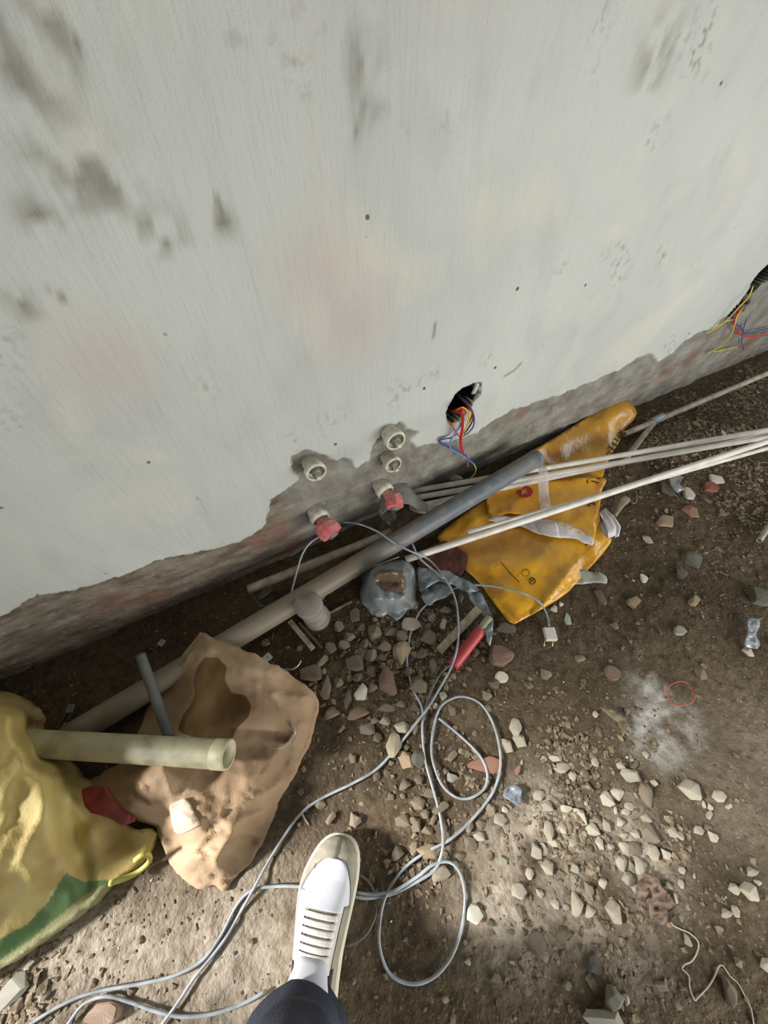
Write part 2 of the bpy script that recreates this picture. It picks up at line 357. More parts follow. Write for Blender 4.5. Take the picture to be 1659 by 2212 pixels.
def wall_mat():
    m = bpy.data.materials.new('skimmed_wall'); m.use_nodes = True; nt = m.node_tree; N = nt.nodes; L = nt.links; b = N['Principled BSDF']
    b.inputs['Roughness'].default_value = .82; b.inputs['Specular IOR Level'].default_value = .3
    tc = N.new('ShaderNodeTexCoord')
    def noise(sc, det=4, st=(1, 1, 1), rot=0, ds=0):
        mp = N.new('ShaderNodeMapping'); mp.inputs['Scale'].default_value = st; mp.inputs['Rotation'].default_value = (0, rot, 0); L.new(tc.outputs['Object'], mp.inputs[0])
        n = N.new('ShaderNodeTexNoise'); n.inputs['Scale'].default_value = sc; n.inputs['Detail'].default_value = det; n.inputs['Distortion'].default_value = ds; L.new(mp.outputs[0], n.inputs[0]); return n.outputs[0]
    def rng(s, a, b_, c=0, d=1):
        r = N.new('ShaderNodeMapRange'); r.inputs[1].default_value = a; r.inputs[2].default_value = b_; r.inputs[3].default_value = c; r.inputs[4].default_value = d; L.new(s, r.inputs[0]); return r.outputs[0]
    def mix(f, a, b_):
        x = N.new('ShaderNodeMix'); x.data_type = 'RGBA'; L.new(f, x.inputs[0])
        for i, q in ((6, a), (7, b_)):
            if isinstance(q, tuple): x.inputs[i].default_value = _rgb(q)
            else: L.new(q, x.inputs[i])
        return x.outputs[2]
    def mul(a, b_):
        x = N.new('ShaderNodeMath'); x.operation = 'MULTIPLY'
        for i, q in ((0, a), (1, b_)):
            if isinstance(q, (int, float)): x.inputs[i].default_value = q
            else: L.new(q, x.inputs[i])
        return x.outputs[0]
    def add(a, b_):
        x = N.new('ShaderNodeMath'); x.operation = 'ADD'; L.new(a, x.inputs[0]); L.new(b_, x.inputs[1]); return x.outputs[0]
    def att(n):
        a = N.new('ShaderNodeAttribute'); a.attribute_name = n; return a.outputs['Fac']
    c = mix(rng(noise(1.6, 4), .35, .65), s2l(200, 202, 193), s2l(184, 187, 180))
    c = mix(mul(rng(noise(3.2, 5, ds=.6), .56, .70), .55), c, s2l(214, 207, 190))
    c = mix(mul(rng(noise(9, 8, (1, 1, .55), .3), .55, .72), .45), c, s2l(176, 177, 170))
    c = mix(mul(mul(rng(noise(5, 3), .60, .72), rng(noise(55, 5), .5, .62)), .6), c, s2l(116, 108, 94))
    c = mix(mul(rng(noise(2.2, 2), .6, .75), .35), c, s2l(202, 186, 178))
    sp = N.new('ShaderNodeTexVoronoi'); sp.inputs['Scale'].default_value = 9; L.new(tc.outputs['Object'], sp.inputs['Vector'])
    c = mix(rng(sp.outputs['Distance'], .03, .055, 1, 0), c, s2l(92, 84, 74))
    c = mix(mul(att('warm'), .8), c, s2l(186, 174, 154))
    c = mix(mul(att('pinkish'), .5), c, s2l(196, 176, 166)); c = mix(att('stain'), c, s2l(122, 114, 98))
    brown = mix(rng(noise(18, 6, (.5, 1, 1.6)), .38, .62), s2l(142, 130, 114), s2l(104, 92, 78))
    grey = mix(rng(noise(14, 6), .35, .65), s2l(150, 146, 134), s2l(116, 111, 101))
    u = mix(att('cement'), brown, grey)
    u = mix(mul(rng(noise(34, 6), .56, .70), .35), u, s2l(176, 170, 158))
    u = mix(att('brickred'), u, mix(rng(noise(30, 4), .4, .6), s2l(140, 106, 88), s2l(118, 96, 82)))
    c = mix(att('exposed'), c, u); c = mix(att('hole'), c, s2l(12, 11, 11))  # darkness of the deep holes painted in as near-black
    L.new(c, b.inputs['Base Color'])
    hgt = add(mul(noise(60, 6, (1.8, 1, .22), .12), .6), mul(noise(9, 5, (1.5, 1, .5), -.15), 1.4))
    hgt = add(hgt, mul(noise(240, 3), .25)); hgt = add(hgt, mul(mul(noise(120, 6), att('exposed')), .9))
    bp = N.new('ShaderNodeBump'); bp.inputs['Strength'].default_value = .8; bp.inputs['Distance'].default_value = .007
    L.new(hgt, bp.inputs['Height']); L.new(bp.outputs[0], b.inputs['Normal']); return m
wall.data.materials.append(wall_mat())

# floor: bare earth
xs = axis([(-4.4, -2.6, .1), (-2.6, -1.1, .04), (-1.1, 2.3, .006), (2.3, 4.5, .03)]); ys = axis([(-2.7, -1.55, .05), (-1.55, .06, .006)]); ys[-1] = .06
GX, GY = np.meshgrid(xs, ys); gx = GX.ravel(); gy = GY.ravel(); idx = np.arange(gx.size).reshape(GX.shape)
Fq = np.stack([idx[:-1, :-1], idx[:-1, 1:], idx[1:, 1:], idx[1:, :-1]], -1).reshape(-1, 4)
V = np.stack([gx, gy, Hfine(gx, gy)], 1); n = len(V); VV = V.tolist(); FF = Fq.tolist(); slb = box(X0-.1, X1+.1, Y0-.1, .06, -.25, -.10)
VV += [list(v) for v in slb[0]]; FF += [[i+n for i in f] for f in slb[1]]
floor = obj('floor', (VV, FF), None, kind='structure', origin=False)
def blob(P, r):
    m = np.zeros(gx.shape)
    for (a, b) in P:
        q = fl(a, b); m = np.maximum(m, np.exp(-((gx-q[0])**2+(gy-q[1])**2)/r**2))
    return m
dust = blob([(1405, 1500), (1400, 1545), (1395, 1580), (1425, 1600), (1460, 1560)], .055)*sstep(-.4, .35, fbm(gx, gy, 22, 4, 90)+.15)
pale = np.maximum(blob([(1150, 1880), (1100, 1950), (1250, 1880), (1350, 1850), (1200, 1800), (1300, 1950)], .10), blob([(100, 2170), (40, 2120), (250, 2120), (500, 2060), (560, 2150)], .16)*.75)*sstep(-.6, .3, fbm(gx, gy, 9, 3, 95))  # sunlit pools brightened in the earth colour itself
pale = np.maximum(pale, .2*blob([(1659, 1620), (1600, 1750)], .14))
setattr_col(floor, 'dust', np.concatenate([dust, pad])); setattr_col(floor, 'pale', np.concatenate([pale, pad]))
def dirt():
    m = mat('dry_earth', (0, 0, 0), .95, bump=.7, bscale=130, bdist=.006); nt = m.node_tree; N = nt.nodes; L = nt.links; b = N['Principled BSDF']
    b.inputs['Specular IOR Level'].default_value = .2; tc = N.new('ShaderNodeTexCoord')
    def noise(sc, det):
        n = N.new('ShaderNodeTexNoise'); n.inputs['Scale'].default_value = sc; n.inputs['Detail'].default_value = det; L.new(tc.outputs['Object'], n.inputs[0]); return n.outputs[0]
    def rng(s, a, c, d=1.0):
        r = N.new('ShaderNodeMapRange'); r.inputs[1].default_value = a; r.inputs[2].default_value = c; r.inputs[4].default_value = d; L.new(s, r.inputs[0]); return r.outputs[0]
    def mix(f, a, c):
        x = N.new('ShaderNodeMix'); x.data_type = 'RGBA'; L.new(f, x.inputs[0])
        for i, q in ((6, a), (7, c)):
            if isinstance(q, tuple): x.inputs[i].default_value = _rgb(q)
            else: L.new(q, x.inputs[i])
        return x.outputs[2]
    def att(n):
        a = N.new('ShaderNodeAttribute'); a.attribute_name = n; return a.outputs['Fac']
    c = mix(rng(noise(4, 6), .35, .65), s2l(78, 66, 50), s2l(102, 88, 69))
    c = mix(rng(noise(45, 6), .45, .68, .8), c, s2l(64, 52, 38))
    c = mix(rng(noise(150, 4), .60, .70, .6), c, s2l(150, 136, 114))
    c = mix(att('pale'), c, mix(rng(noise(60, 5), .4, .65), s2l(186, 174, 156), s2l(156, 142, 124)))
    c = mix(att('dust'), c, mix(rng(noise(40, 6), .4, .6), s2l(176, 174, 166), s2l(138, 132, 120)))
    L.new(c, b.inputs['Base Color']); return m
floor.data.materials.append(dirt())
# ------------------------------------------------------------ pipes and conduits
M_grey = mat('grey_pvc', s2l(98, 106, 112), .5, s2l(128, 128, 122), 26, 6, .15, 120, lo=.50, hi=.66, col3=s2l(132, 122, 106), n3=2.2)
M_white = mat('white_pvc', s2l(226, 222, 212), .38, s2l(208, 200, 186), 20, 4, .05, 200)
M_dusty = mat('dusty_pvc', s2l(186, 178, 158), .6, s2l(150, 138, 116), 30, 5, .2, 150)
M_beige = mat('beige_pvc', s2l(186, 180, 146), .5, s2l(140, 134, 106), 16, 5, .1, 150, lo=.45, hi=.68)
M_cyl = mat('cement_dusted_plastic', s2l(150, 143, 130), .8, s2l(124, 118, 106), 30, 5, .25, 160)
def P2(a, b, za, zb): return [gp(a[0], a[1], za), gp(b[0], b[1], zb)]
def line3(p, q, n=24, sag=0.0, side=0.0):
    p, q = np.array(p), np.array(q); out = []
    for i in range(n+1):
        t = i/n; r = p+(q-p)*t; r[2] -= sag*4*t*(1-t); r[1] += side*4*t*(1-t); out.append(r)
    return out
a = fl(1158, 990, .128); b_ = fl(148, 1592, .034)
gpipe = thing('grey_pipe', b_, 'long thick grey plastic pipe lying along the foot of the wall over the white conduits', 'pipe')
pp = line3(b_, a, 30)
fixn(obj('pipe_body', tube(pp, .0325, 24, inner=.88), M_grey, gpipe))
d = (a-b_)/np.linalg.norm(a-b_)
fixn(obj('end_rim', tube([a-d*.012, a-d*.004, a+d*.002, a+d*.006], [.0335, .0345, .0340, .0322], 24, inner=.80), M_grey, gpipe))
fixn(obj('beige_pipe', tube(line3(fl(-20, 1600, .062), fl(494, 1630, .135), 16), [.0300]*17, 28, inner=.86), M_beige, label='pale beige plastic pipe with open end, reaching from the yellow sack over the brown one', cat='pipe'))
o = bpy.data.objects['beige_pipe']
e = fl(494, 1630, .135); dd = e-fl(-20, 1600, .062); dd /= np.linalg.norm(dd)
fixn(obj('socket_rim', tube([e-dd*.034, e-dd*.033, e-dd*.002, e+dd*.001], [.0302, .0312, .0314, .0304], 28, inner=.84), M_beige, o))
# white conduits, bundled and spreading
def rod(p, q, za, zb, r=.0095, m=M_white, label='', name='white_conduit', group=None, sag=0.0, side=0.0, seg=12, ext=0.0, inner=.75, cat='conduit'):
    A = fl(p[0], p[1], za); B = fl(q[0], q[1], zb); B = B+(B-A)*ext
    return fixn(obj(name, tube(line3(A, B, 24, sag, side), r, seg, inner=inner), m, label=label, cat=cat, group=group))
gC = 'white conduits bundled over the yellow mailer'
rod((872, 1064), (1659, 929), .075, .075, .0105, label='topmost thin white conduit of the bundle crossing behind the grey pipe', group=gC, ext=.25)
rod((882, 1078), (1659, 944), .070, .060, .0105, label='thin white conduit second from top in the bundle, taped to its neighbours', group=gC, ext=.22)
rod((900, 1094), (1659, 931), .060, .040, .0105, label='lowest white conduit of the upper bundle, just above the yellow mailer', group=gC, ext=.2)
rod((876, 1209), (1659, 953), .060, .118, .0115, label='white conduit with a cut end near the plastic-wrapped lump, crossing the mailer diagonally', group=gC, ext=.2)
rod((1010, 1150), (1659, 968), .078, .095, .0080, label='thin white conduit running tight along the diagonal one, lowest at the right edge', group=gC, ext=.2)
# clear tape round the bundle
M_tape = mat('clear_tape', (.86, .86, .82), .22, trans=.35, alpha=.45, spec=.6, bump=.4, bscale=60)
tp = [(1165, 1004, .100), (1172, 1010, .112), (1174, 1030, .106), (1174, 1050, .095), (1176, 1075, .070), (1180, 1104, .052)]
def strip(pts, wpx, bias=(1, 0), n=4):
    V = []; 
    for i, (x, y, z) in enumerate(pts):
        w = wpx[i] if hasattr(wpx, '__len__') else wpx
        for k in range(n+1): t = k/n-.5; V.append(fl(x+w*t*bias[0], y+w*t*bias[1], z+.002*math.sin(k*2.1+i)))
    m = n+1; k0 = len(V); F = [(i*m+k, i*m+k+1, (i+1)*m+k+1, (i+1)*m+k) for i in range(len(pts)-1) for k in range(n)]
    V2 = [v-np.array([0, 0, .0008]) for v in V]; F2 = [tuple(j+k0 for j in reversed(f)) for f in F]
    edge = [i*m for i in range(len(pts))]; ring = list(range(m))+[i*m+n for i in range(1, len(pts))]+list(range((len(pts)-1)*m+n-1, (len(pts)-1)*m-1, -1))+[i*m for i in range(len(pts)-2, 0, -1)]
    S = [(ring[i], ring[i-1], ring[i-1]+k0, ring[i]+k0) for i in range(len(ring))]
    return V+V2, F+F2+S
fixn(obj('tape_strip', strip(tp, [16, 19, 21, 22, 22, 24], (1, .05)), M_tape, label='clear packing tape wrapped round the white conduits beside the grey pipe end', cat='tape'))
# conduits by the wall foot
rod((1349, 938), (1659, 806), .03, .03, .0125, M_dusty, 'dusty grey conduit lying near the wall foot at the far right', 'dusty_conduit', ext=.3)
br = rod((1418, 906), (1342, 1003), .028, .012, .0115, M_dusty, 'short dusty conduit forking down-left from the far right conduit', 'dusty_conduit')
M_blue = mat('pale_blue_tape', s2l(150, 160, 172), .4)
fixn(obj('binding_tie', tube(line3(fl(1410, 910, .034), fl(1432, 899, .034), 4), .0155, 12), M_blue, label='pale blue-grey tie binding the forked dusty conduits', cat='tie'))
rod((536, 1274), (845, 1150), .055, .060, .0150, M_dusty, 'dusty brown conduit along the wall foot behind the thick grey pipe', 'dusty_conduit')
rod((1640, 1168), (1690, 1098), .02, .02, .0085, M_dusty, 'short stub of pale conduit poking in at the right edge', 'conduit_stub')
rod((303, 1414), (366, 1592), .145, .085, .0125, mat('slate_pvc', s2l(108, 108, 102), .6, s2l(88, 86, 78), 14), 'thin slate grey pipe leaning from the wall foot onto the brown sack', 'grey_tube')
rod((862, 1203), (700, 1262), .075, .095, .0022, mat('dull_steel', s2l(176, 168, 150), .45, metal=.3), 'thin pale rod lying along the thick grey pipe below the cut conduit', 'thin_rod', inner=0, seg=8, cat='rod')
rod((548, 1262), (1000, 1028), .075, .085, .0150, M_dusty, 'dusty conduit tucked in the gap under the wall between the taps', 'dusty_conduit', sag=.02) if False else None

# short capped cylinder standing on the ground
st = thing('capped_pipe_stub', gp(690, 1340), 'short upright grey pipe stub with a flat dusty cap against the thick grey pipe', 'pipe stub')
B0 = gp(688, 1338, -.01); T0 = fl(665, 1305, .135); T0 = B0+(T0-B0)
fixn(obj('stub_body', tube(line3(B0, T0, 6), .0370, 32), M_cyl, st))
dz = (T0-B0)/np.linalg.norm(T0-B0)
fixn(obj('cap', tube([T0-dz*.022, T0-dz*.021, T0-dz*.002, T0+dz*.001], [.0375, .0395, .0395, .0375], 32), M_cyl, st))
fixn(obj('pipe_foot_collar', tube([B0+dz*.002, B0+dz*.03, B0+dz*.034], [.041, .041, .038], 32), M_cyl, st))

# sticks
M_wood = mat('grey_weathered_wood', s2l(168, 156, 132), .85, s2l(120, 106, 84), 40, 6, .4, 90, stretch=(1, 1, 6))
def stick(name, p, q, za, zb, w, h, label, m=M_wood, cat='stick', seed=0):
    A = gp(*p, za); B = gp(*q, zb); ax = B-A; L = np.linalg.norm(ax); ax /= L; s = np.cross(ax, [0, 0, 1]); s /= np.linalg.norm(s); u = np.cross(s, ax)
    V = []; n = 10; rs = np.random.RandomState(seed)
    for i in range(n+1):
        c = A+ax*L*i/n; j = rs.uniform(-.06, .06, 4)
        for k, (a1, b1) in enumerate(((-1, -1), (1, -1), (1, 1), (-1, 1))): V.append(c+s*w/2*(a1+j[k])+u*h/2*(b1+j[k]))
    F = [(i*4+k, i*4+(k+1) % 4, (i+1)*4+(k+1) % 4, (i+1)*4+k) for i in range(n) for k in range(4)]+[(3, 2, 1, 0), (n*4, n*4+1, n*4+2, n*4+3)]
    return fixn(obj(name, (V, F), m, smooth=False, label=label, cat=cat))
stick('wooden_stick', (949, 1407), (1034, 1316), .012, .030, .024, .014, 'flat weathered grey wood stick beside the red handle', seed=3)
stick('wooden_stick', (626, 1342), (676, 1402), .030, .016, .015, .012, 'thicker pale stick under the capped pipe stub', seed=4)
stick('wooden_stick', (646, 1345), (696, 1400), .022, .010, .007, .006, 'thin dark twig beside the thicker stick at the pipe stub', mat('dark_twig', s2l(88, 78, 62), .9), seed=5)
stick('wooden_stick', (760, 1300), (700, 1330), .004, .004, .006, .005, 'tiny pale splinter right of the capped pipe stub', seed=6)
# red tube handle
M_red = mat('faded_red_plastic', s2l(188, 70, 74), .45, s2l(164, 66, 64), 20, 4, .1, 100)
rt = thing('red_tube', gp(1005, 1405), 'faded red tubular handle lying on the gravel beside the wooden stick', 'handle')
A = gp(978, 1438, .018); B = gp(1038, 1362, .030); C2 = gp(1058, 1335, .034)
fixn(obj('grip', tube(line3(A, B, 10), .0165, 20, inner=.62), M_red, rt))
fixn(obj('shaft', tube(line3(B-(B-A)*.06, C2, 6), .0125, 16), M_dusty, rt, label='grey shaft'))

# ------------------------------------------------------------ wall fittings
M_fit = mat('pipe_fitting_plastic', s2l(222, 217, 198), .5, s2l(190, 182, 160), 60, 4, .2, 200)
M_plug = mat('grey_plug', s2l(104, 104, 100), .55, s2l(128, 126, 118), 40)
def fitting(px, py, label, R=.0285, out=.045, dark=False):
    c = wl(px, py, -out); c = np.array([c[0], 0, c[2]])
    t = thing('wall_pipe_fitting', c+np.array([0, -.0, 0]), label, 'pipe fitting')
    ys = lambda *v: [c+np.array([0, -y, 0]) for y in v]
    fixn(obj('collar', tube(ys(-.02, out-.022, out-.018, out-.004, out), [R*.86, R*.86, R*1.05, R*1.05, R], 28, inner=.80), M_fit, t))
    fixn(obj('plug', tube(ys(out-.05, out-.022, out-.020, out+.002, out+.004), [R*.80, R*.80, R*.50, R*.46, R*.38], 24), M_plug, t))
    s = R*.20; b = box(c[0]-s, c[0]+s, -(out+.022), -(out+.004), c[2]-s, c[2]+s)
    fixn(obj('square_key', b, M_fit, t, smooth=False)); return t
fitting(684, 1022, 'capped white pipe outlet standing alone in the wall above the pink taped one')
fitting(856, 954, 'larger white capped pipe outlet, upper of the stacked pair in the wall', .0300, .05)
fitting(851, 1006, 'white capped pipe outlet, lower of the stacked pair in the wall', .0270, .04)
M_pink = mat('pink_tape_wrap', s2l(214, 122, 118), .5, s2l(196, 92, 92), 22, 4, .3, 60, col3=s2l(202, 150, 136), n3=14)
def pink(px, py, label, axis=(0, -1, 0), R=.040):
    c = wl(px, py, -.075); b = np.array([c[0]-.012, 0, c[2]+.018])
    t = thing('taped_pipe_outlet', np.array([b[0], 0, b[2]]), label, 'pipe outlet')
    ax = np.array(axis, float); ax /= np.linalg.norm(ax)
    fixn(obj('collar', tube([b+np.array([0, .02, 0]), b+np.array([0, -.012, 0]), b+np.array([.002, -.016, -.002]), b+np.array([.004, -.034, -.006])], [.026, .026, .031, .030], 24, inner=.7), M_fit, t))
    p = [b+(c-b)*.3, b+(c-b)*.55, c-ax*.016, c, c+ax*.016, c+ax*.019]; rr = [.017, .018, R*.93, R, R*.92, R*.5]
    fixn(obj('tape_knob', tube(p, rr, 8), M_pink, t, smooth=False))
    fixn(obj('stub_end', tube([c+ax*.014, c+ax*.026], [R*.42, R*.38], 16), M_plug, t)); return t
pink(711, 1146, 'pipe outlet wrapped in a pink octagonal tape knob, the left of two', (.25, -.9, -.35))
p2 = pink(852, 1086, 'pink taped outlet with torn plastic film, beside the white conduit ends', (-.35, -.85, -.3), .031)
M_film = mat('dusty_clear_film', s2l(176, 176, 168), .25, trans=.3, alpha=.55, spec=.6, bump=.5, bscale=40)
fixn(obj('film_scrap', strip([(820, 1092, .12), (838, 1080, .15), (862, 1066, .155), (884, 1068, .14), (905, 1088, .115), (925, 1098, .10)], [44, 38, 40, 44, 30, 18], (.1, 1)), M_film, p2))
fixn(obj('hanging_film', strip([(836, 1100, .12), (838, 1118, .11), (842, 1136, .09)], [40, 36, 12], (1, .2)), mat('grey_film', s2l(110, 112, 108), .3, trans=.3, alpha=.5), p2))
# crumpled card between the conduits and the pipe
M_card = mat('dusty_card', s2l(176, 156, 130), .85, s2l(150, 128, 104), 16, 4, .2, 60)
dta, vs, n = sheet([(884, 1086), (902, 1080), (930, 1084), (962, 1084), (990, 1076), (1002, 1080), (960, 1100), (930, 1108), (905, 1108), (886, 1100)], lambda x, y: .052+.010*fbm(x, y, .03, 3, 4)-(y-1080)*.0004, 5, thick=.003, seed=2)
fixn(obj('card_scrap', dta, M_card, label='torn brown card scrap between the pink taped outlet and the thick grey pipe', cat='card'))

# electric wires out of the wall
WC = {'red': s2l(214, 40, 44), 'yellow': s2l(222, 196, 66), 'blue': s2l(52, 76, 150), 'pale_blue': s2l(116, 142, 190), 'green': s2l(160, 190, 84), 'maroon': s2l(120, 24, 44), 'pink': s2l(206, 84, 96)}
WM = {k: mat(k+'_wire_sheath', v, .35) for k, v in WC.items()}
def wirew(parent, col, P, r=.0018):
    pts = [wl(x, y, -d) for x, y, d in P]
    return fixn(obj('wire', tube(spline(pts, .006), r, 8), WM[col], parent, label=col.replace('_', ' ')+' wire'))
wb = thing('wire_bundle', wl(1000, 880, 0), 'tangle of red, blue and yellow wires spilling from the black hole in the wall', 'wires')
def off(P, dx, dy, dd=0): return [(x+dx, y+dy, d+dd) for x, y, d in P]
red1 = [(990, 880, -.07), (992, 884, -.01), (1000, 884, .045), (1001, 900, .055), (1000, 925, .045), (996, 950, .035), (999, 970, .03), (1004, 982, .028)]
wirew(wb, 'red', red1, .0026); wirew(wb, 'red', off(red1, -3, 2, -.004), .0022)
wirew(wb, 'red', [(972, 886, -.03), (983, 889, .012), (996, 893, .035), (1004, 886, .04), (1012, 884, .01)], .0026)
wirew(wb, 'red', [(975, 888, -.03), (986, 884, .02), (998, 882, .05), (1000, 893, .06)], .0024)
wirew(wb, 'maroon', [(1000, 872, -.06), (1010, 878, .02), (1021, 892, .035), (1021, 908, .035), (1012, 925, .03), (1002, 938, .03)], .0026)
wirew(wb, 'maroon', [(996, 872, -.06), (1008, 876, .02), (1019, 888, .042), (1019, 900, .045), (1008, 920, .04)], .0026)
wirew(wb, 'blue', [(1004, 876, -.06), (1018, 884, .015), (1024, 902, .03), (1022, 922, .02), (1008, 938, .02), (992, 945, .02)], .0024)
wirew(wb, 'blue', [(1000, 905, .03), (994, 918, .03), (984, 934, .025), (975, 946, .02), (951, 948, .012), (954, 957, .012), (972, 966, .02), (984, 972, .024), (1000, 980, .03), (1012, 990, .045), (1024, 1002, .05)], .0024)
wirew(wb, 'blue', [(1003, 906, .03), (988, 930, .02), (978, 944, .018), (949, 952, .010), (960, 962, .012), (984, 972, .02), (1004, 983, .03), (1016, 995, .045), (1026, 1004, .05)], .0020)
wirew(wb, 'pale_blue', [(998, 908, .035), (987, 930, .035), (977, 946, .03), (971, 958, .03), (975, 970, .03), (990, 979, .03), (1008, 990, .04), (1020, 1000, .05)], .0022)
wirew(wb, 'yellow', [(985, 888, -.03), (990, 884, .03), (998, 880, .045), (1006, 884, .04), (1013, 895, .045), (1012, 910, .045), (1004, 930, .04), (999, 941, .035)], .0022)
wirew(wb, 'yellow', [(969, 912, .004), (976, 915, .012), (988, 912, .03), (999, 906, .04)], .0022)
wirew(wb, 'yellow', [(1006, 876, -.04), (1012, 884, .02), (1016, 898, .03), (1010, 915, .03)], .0020)
wirew(wb, 'pink', [(1005, 978, .03), (1011, 990, .035), (1010, 1008, .03)], .0026)
wirew(wb, 'red', [(972, 914, .01), (978, 922, .02), (988, 938, .03), (998, 950, .03)], .0020)
wirew(wb, 'green', [(1022, 1000, .05), (1028, 1012, .05), (1025, 1024, .045), (1014, 1036, .04)], .0022)
wirew(wb, 'green', [(1002, 977, .03), (1008, 983, .03), (1014, 988, .04)], .0018)
fixn(obj('white_plug', tube(spline([wl(1032, 828, .01), wl(1026, 842, .02), wl(1022, 852, .025), wl(1030, 858, .02)], .005), [.007]*len(spline([wl(1032, 828, .01), wl(1026, 842, .02), wl(1022, 852, .025), wl(1030, 858, .02)], .005)), 10), M_white, wb, label='white plastic conduit end'))
w2 = thing('wire_bundle', wl(1590, 680, 0), 'pale yellow and blue wires hanging in the broken channel at the right edge', 'wires')
wirew(w2, 'yellow', [(1627, 618, .02), (1618, 640, .03), (1600, 660, .035), (1580, 682, .03), (1560, 700, .02), (1540, 714, .01), (1526, 720, .005)], .0022)
wirew(w2, 'yellow', [(1605, 665, .02), (1592, 684, .03), (1586, 705, .03), (1578, 725, .025), (1560, 745, .012), (1540, 758, .004), (1528, 764, .002)], .0022)
wirew(w2, 'yellow', [(1542, 760, .004), (1565, 756, .008), (1592, 750, .012)], .0020)
wirew(w2, 'yellow', [(1585, 690, .02), (1570, 694, .02), (1552, 702, .012), (1538, 712, .008)], .0020)
wirew(w2, 'red', [(1598, 668, .02), (1586, 690, .02), (1590, 712, .02), (1602, 724, .018), (1630, 726, .015), (1665, 722, .012)], .0030)
wirew(w2, 'blue', [(1590, 676, .02), (1580, 694, .02), (1600, 706, .018), (1606, 718, .014), (1630, 716, .012), (1665, 708, .010)], .0024)
wirew(w2, 'maroon', [(1618, 640, .01), (1600, 664, .01), (1580, 690, .012)], .0030)
wirew(w2, 'blue', [(1612, 690, .012), (1606, 712, .012), (1602, 735, .008), (1606, 755, .004)], .0018)

# ------------------------------------------------------------ grey cable lying in loops
M_cab = mat('grey_cable_sheath', s2l(168, 176, 182), .4, s2l(134, 138, 138), 30, 4)
M_cab2 = mat('dark_cable_sheath', s2l(92, 92, 88), .5)
def cable(name, P, r, label, m=M_cab, step=.008):
    pts = []
    for q in P:
        lift = q[2] if len(q) > 2 else 0.0
        pts.append(gp(q[0], q[1], r+.004+lift))
    return fixn(obj(name, tube(spline(pts, step), r, 10), m, label=label, cat='cable'))
cable('grey_cable', [(742, 1128, .10), (775, 1132, .12), (815, 1148, .12), (850, 1172, .115), (885, 1190, .10), (922, 1206, .06), (948, 1232, .05), (972, 1268, .045), (985, 1300, .03), (990, 1345, .035), (988, 1395, .05), (975, 1440, .03), (955, 1478), (925, 1528, .012), (900, 1560, .01), (865, 1605), (815, 1660), (760, 1693), (700, 1722), (652, 1755), (610, 1812), (575, 1870), (548, 1920, .008), (520, 1970), (492, 2020), (455, 2070), (420, 2112), (385, 2165), (345, 2220)], .0031, 'long grey cable from the thick grey pipe sweeping left of the shoe to the bottom')
cable('grey_cable', [(880, 1150, .075), (895, 1185, .08), (905, 1205, .075), (940, 1235, .06), (958, 1250, .06)], .0034, 'short grey cable end dropping from behind the thick grey pipe onto the diagonal conduit')
cable('grey_cable', [(1186, 1352, .012), (1180, 1325, .01), (1162, 1298, .03), (1120, 1278, .04), (1060, 1266, .04), (1010, 1265, .03), (960, 1280, .01), (915, 1312, .008), (892, 1352), (881, 1400), (880, 1440), (893, 1490), (912, 1530, .004), (912, 1580, .002), (918, 1640), (934, 1700), (950, 1760), (957, 1815, .008), (952, 1850, .01), (938, 1880, .006), (900, 1905, .004), (850, 1930), (800, 1940), (762, 1936), (700, 1925), (645, 1915), (590, 1915), (545, 1923), (512, 1955), (478, 2020), (440, 2072), (385, 2104), (320, 2122), (240, 2136), (180, 2150), (120, 2178), (50, 2222)], .0030, 'grey cable from the white plug under the shoe to the lower left corner')
cable('grey_cable', [(915, 1556, .012), (928, 1500, .006), (952, 1455, .004), (985, 1425, .004), (1010, 1398, .010), (1042, 1368, .012), (1062, 1338, .005)], .0032, 'dark grey cable running up beside the red handle', M_cab2)
cable('grey_cable', [(948, 1552, .004), (985, 1582), (1022, 1616), (1044, 1645), (1053, 1678), (1044, 1706), (1015, 1724), (985, 1722), (958, 1700), (942, 1668, .004), (932, 1625), (936, 1575), (950, 1530), (975, 1510), (1002, 1505), (1035, 1518), (1060, 1552), (1076, 1600), (1081, 1650), (1070, 1700), (1045, 1740), (1005, 1785), (965, 1818, .006), (925, 1838, .004), (885, 1865), (855, 1898), (832, 1940, .006), (821, 1990), (820, 2045), (838, 2098), (872, 2122), (912, 2123), (952, 2098), (983, 2050), (1000, 1990), (1004, 1930), (993, 1885), (970, 1862, .005), (935, 1868, .010), (900, 1895, .008), (850, 1925, .008), (805, 1932), (770, 1928)], .0030, 'grey cable coiled in two open loops on the dirt right of the shoe')
cable('grey_cable', [(575, 2140), (545, 2158), (500, 2178), (450, 2192), (390, 2196), (330, 2182), (280, 2164), (228, 2152, .004), (180, 2170), (145, 2215)], .0030, 'grey cable coming out from under the trouser leg at the bottom edge')
cable('grey_cable', [(765, 1884), (792, 1900), (810, 1930), (814, 1965), (800, 2005), (778, 2030), (745, 2045)], .0026, 'thin dark cable arc in the shadow right of the shoe', M_cab2)
cable('grey_cable', [(688, 1160, .16), (668, 1175, .15), (652, 1200, .13), (640, 1240, .105), (630, 1280, .09), (624, 1312, .075)], .0030, 'grey cable hanging from the left pink taped outlet to the thick grey pipe')
cable('grey_cable', [(546, 1262, .06), (548, 1285, .05), (560, 1304, .05), (582, 1314, .055)], .0028, 'short curl of cable at the end of the dusty conduit left of the pipe stub', M_cab2)
pl = thing('white_plug', gp(1186, 1372), 'small cream plastic connector with two pins at the end of the cable below the mailer', 'plug')
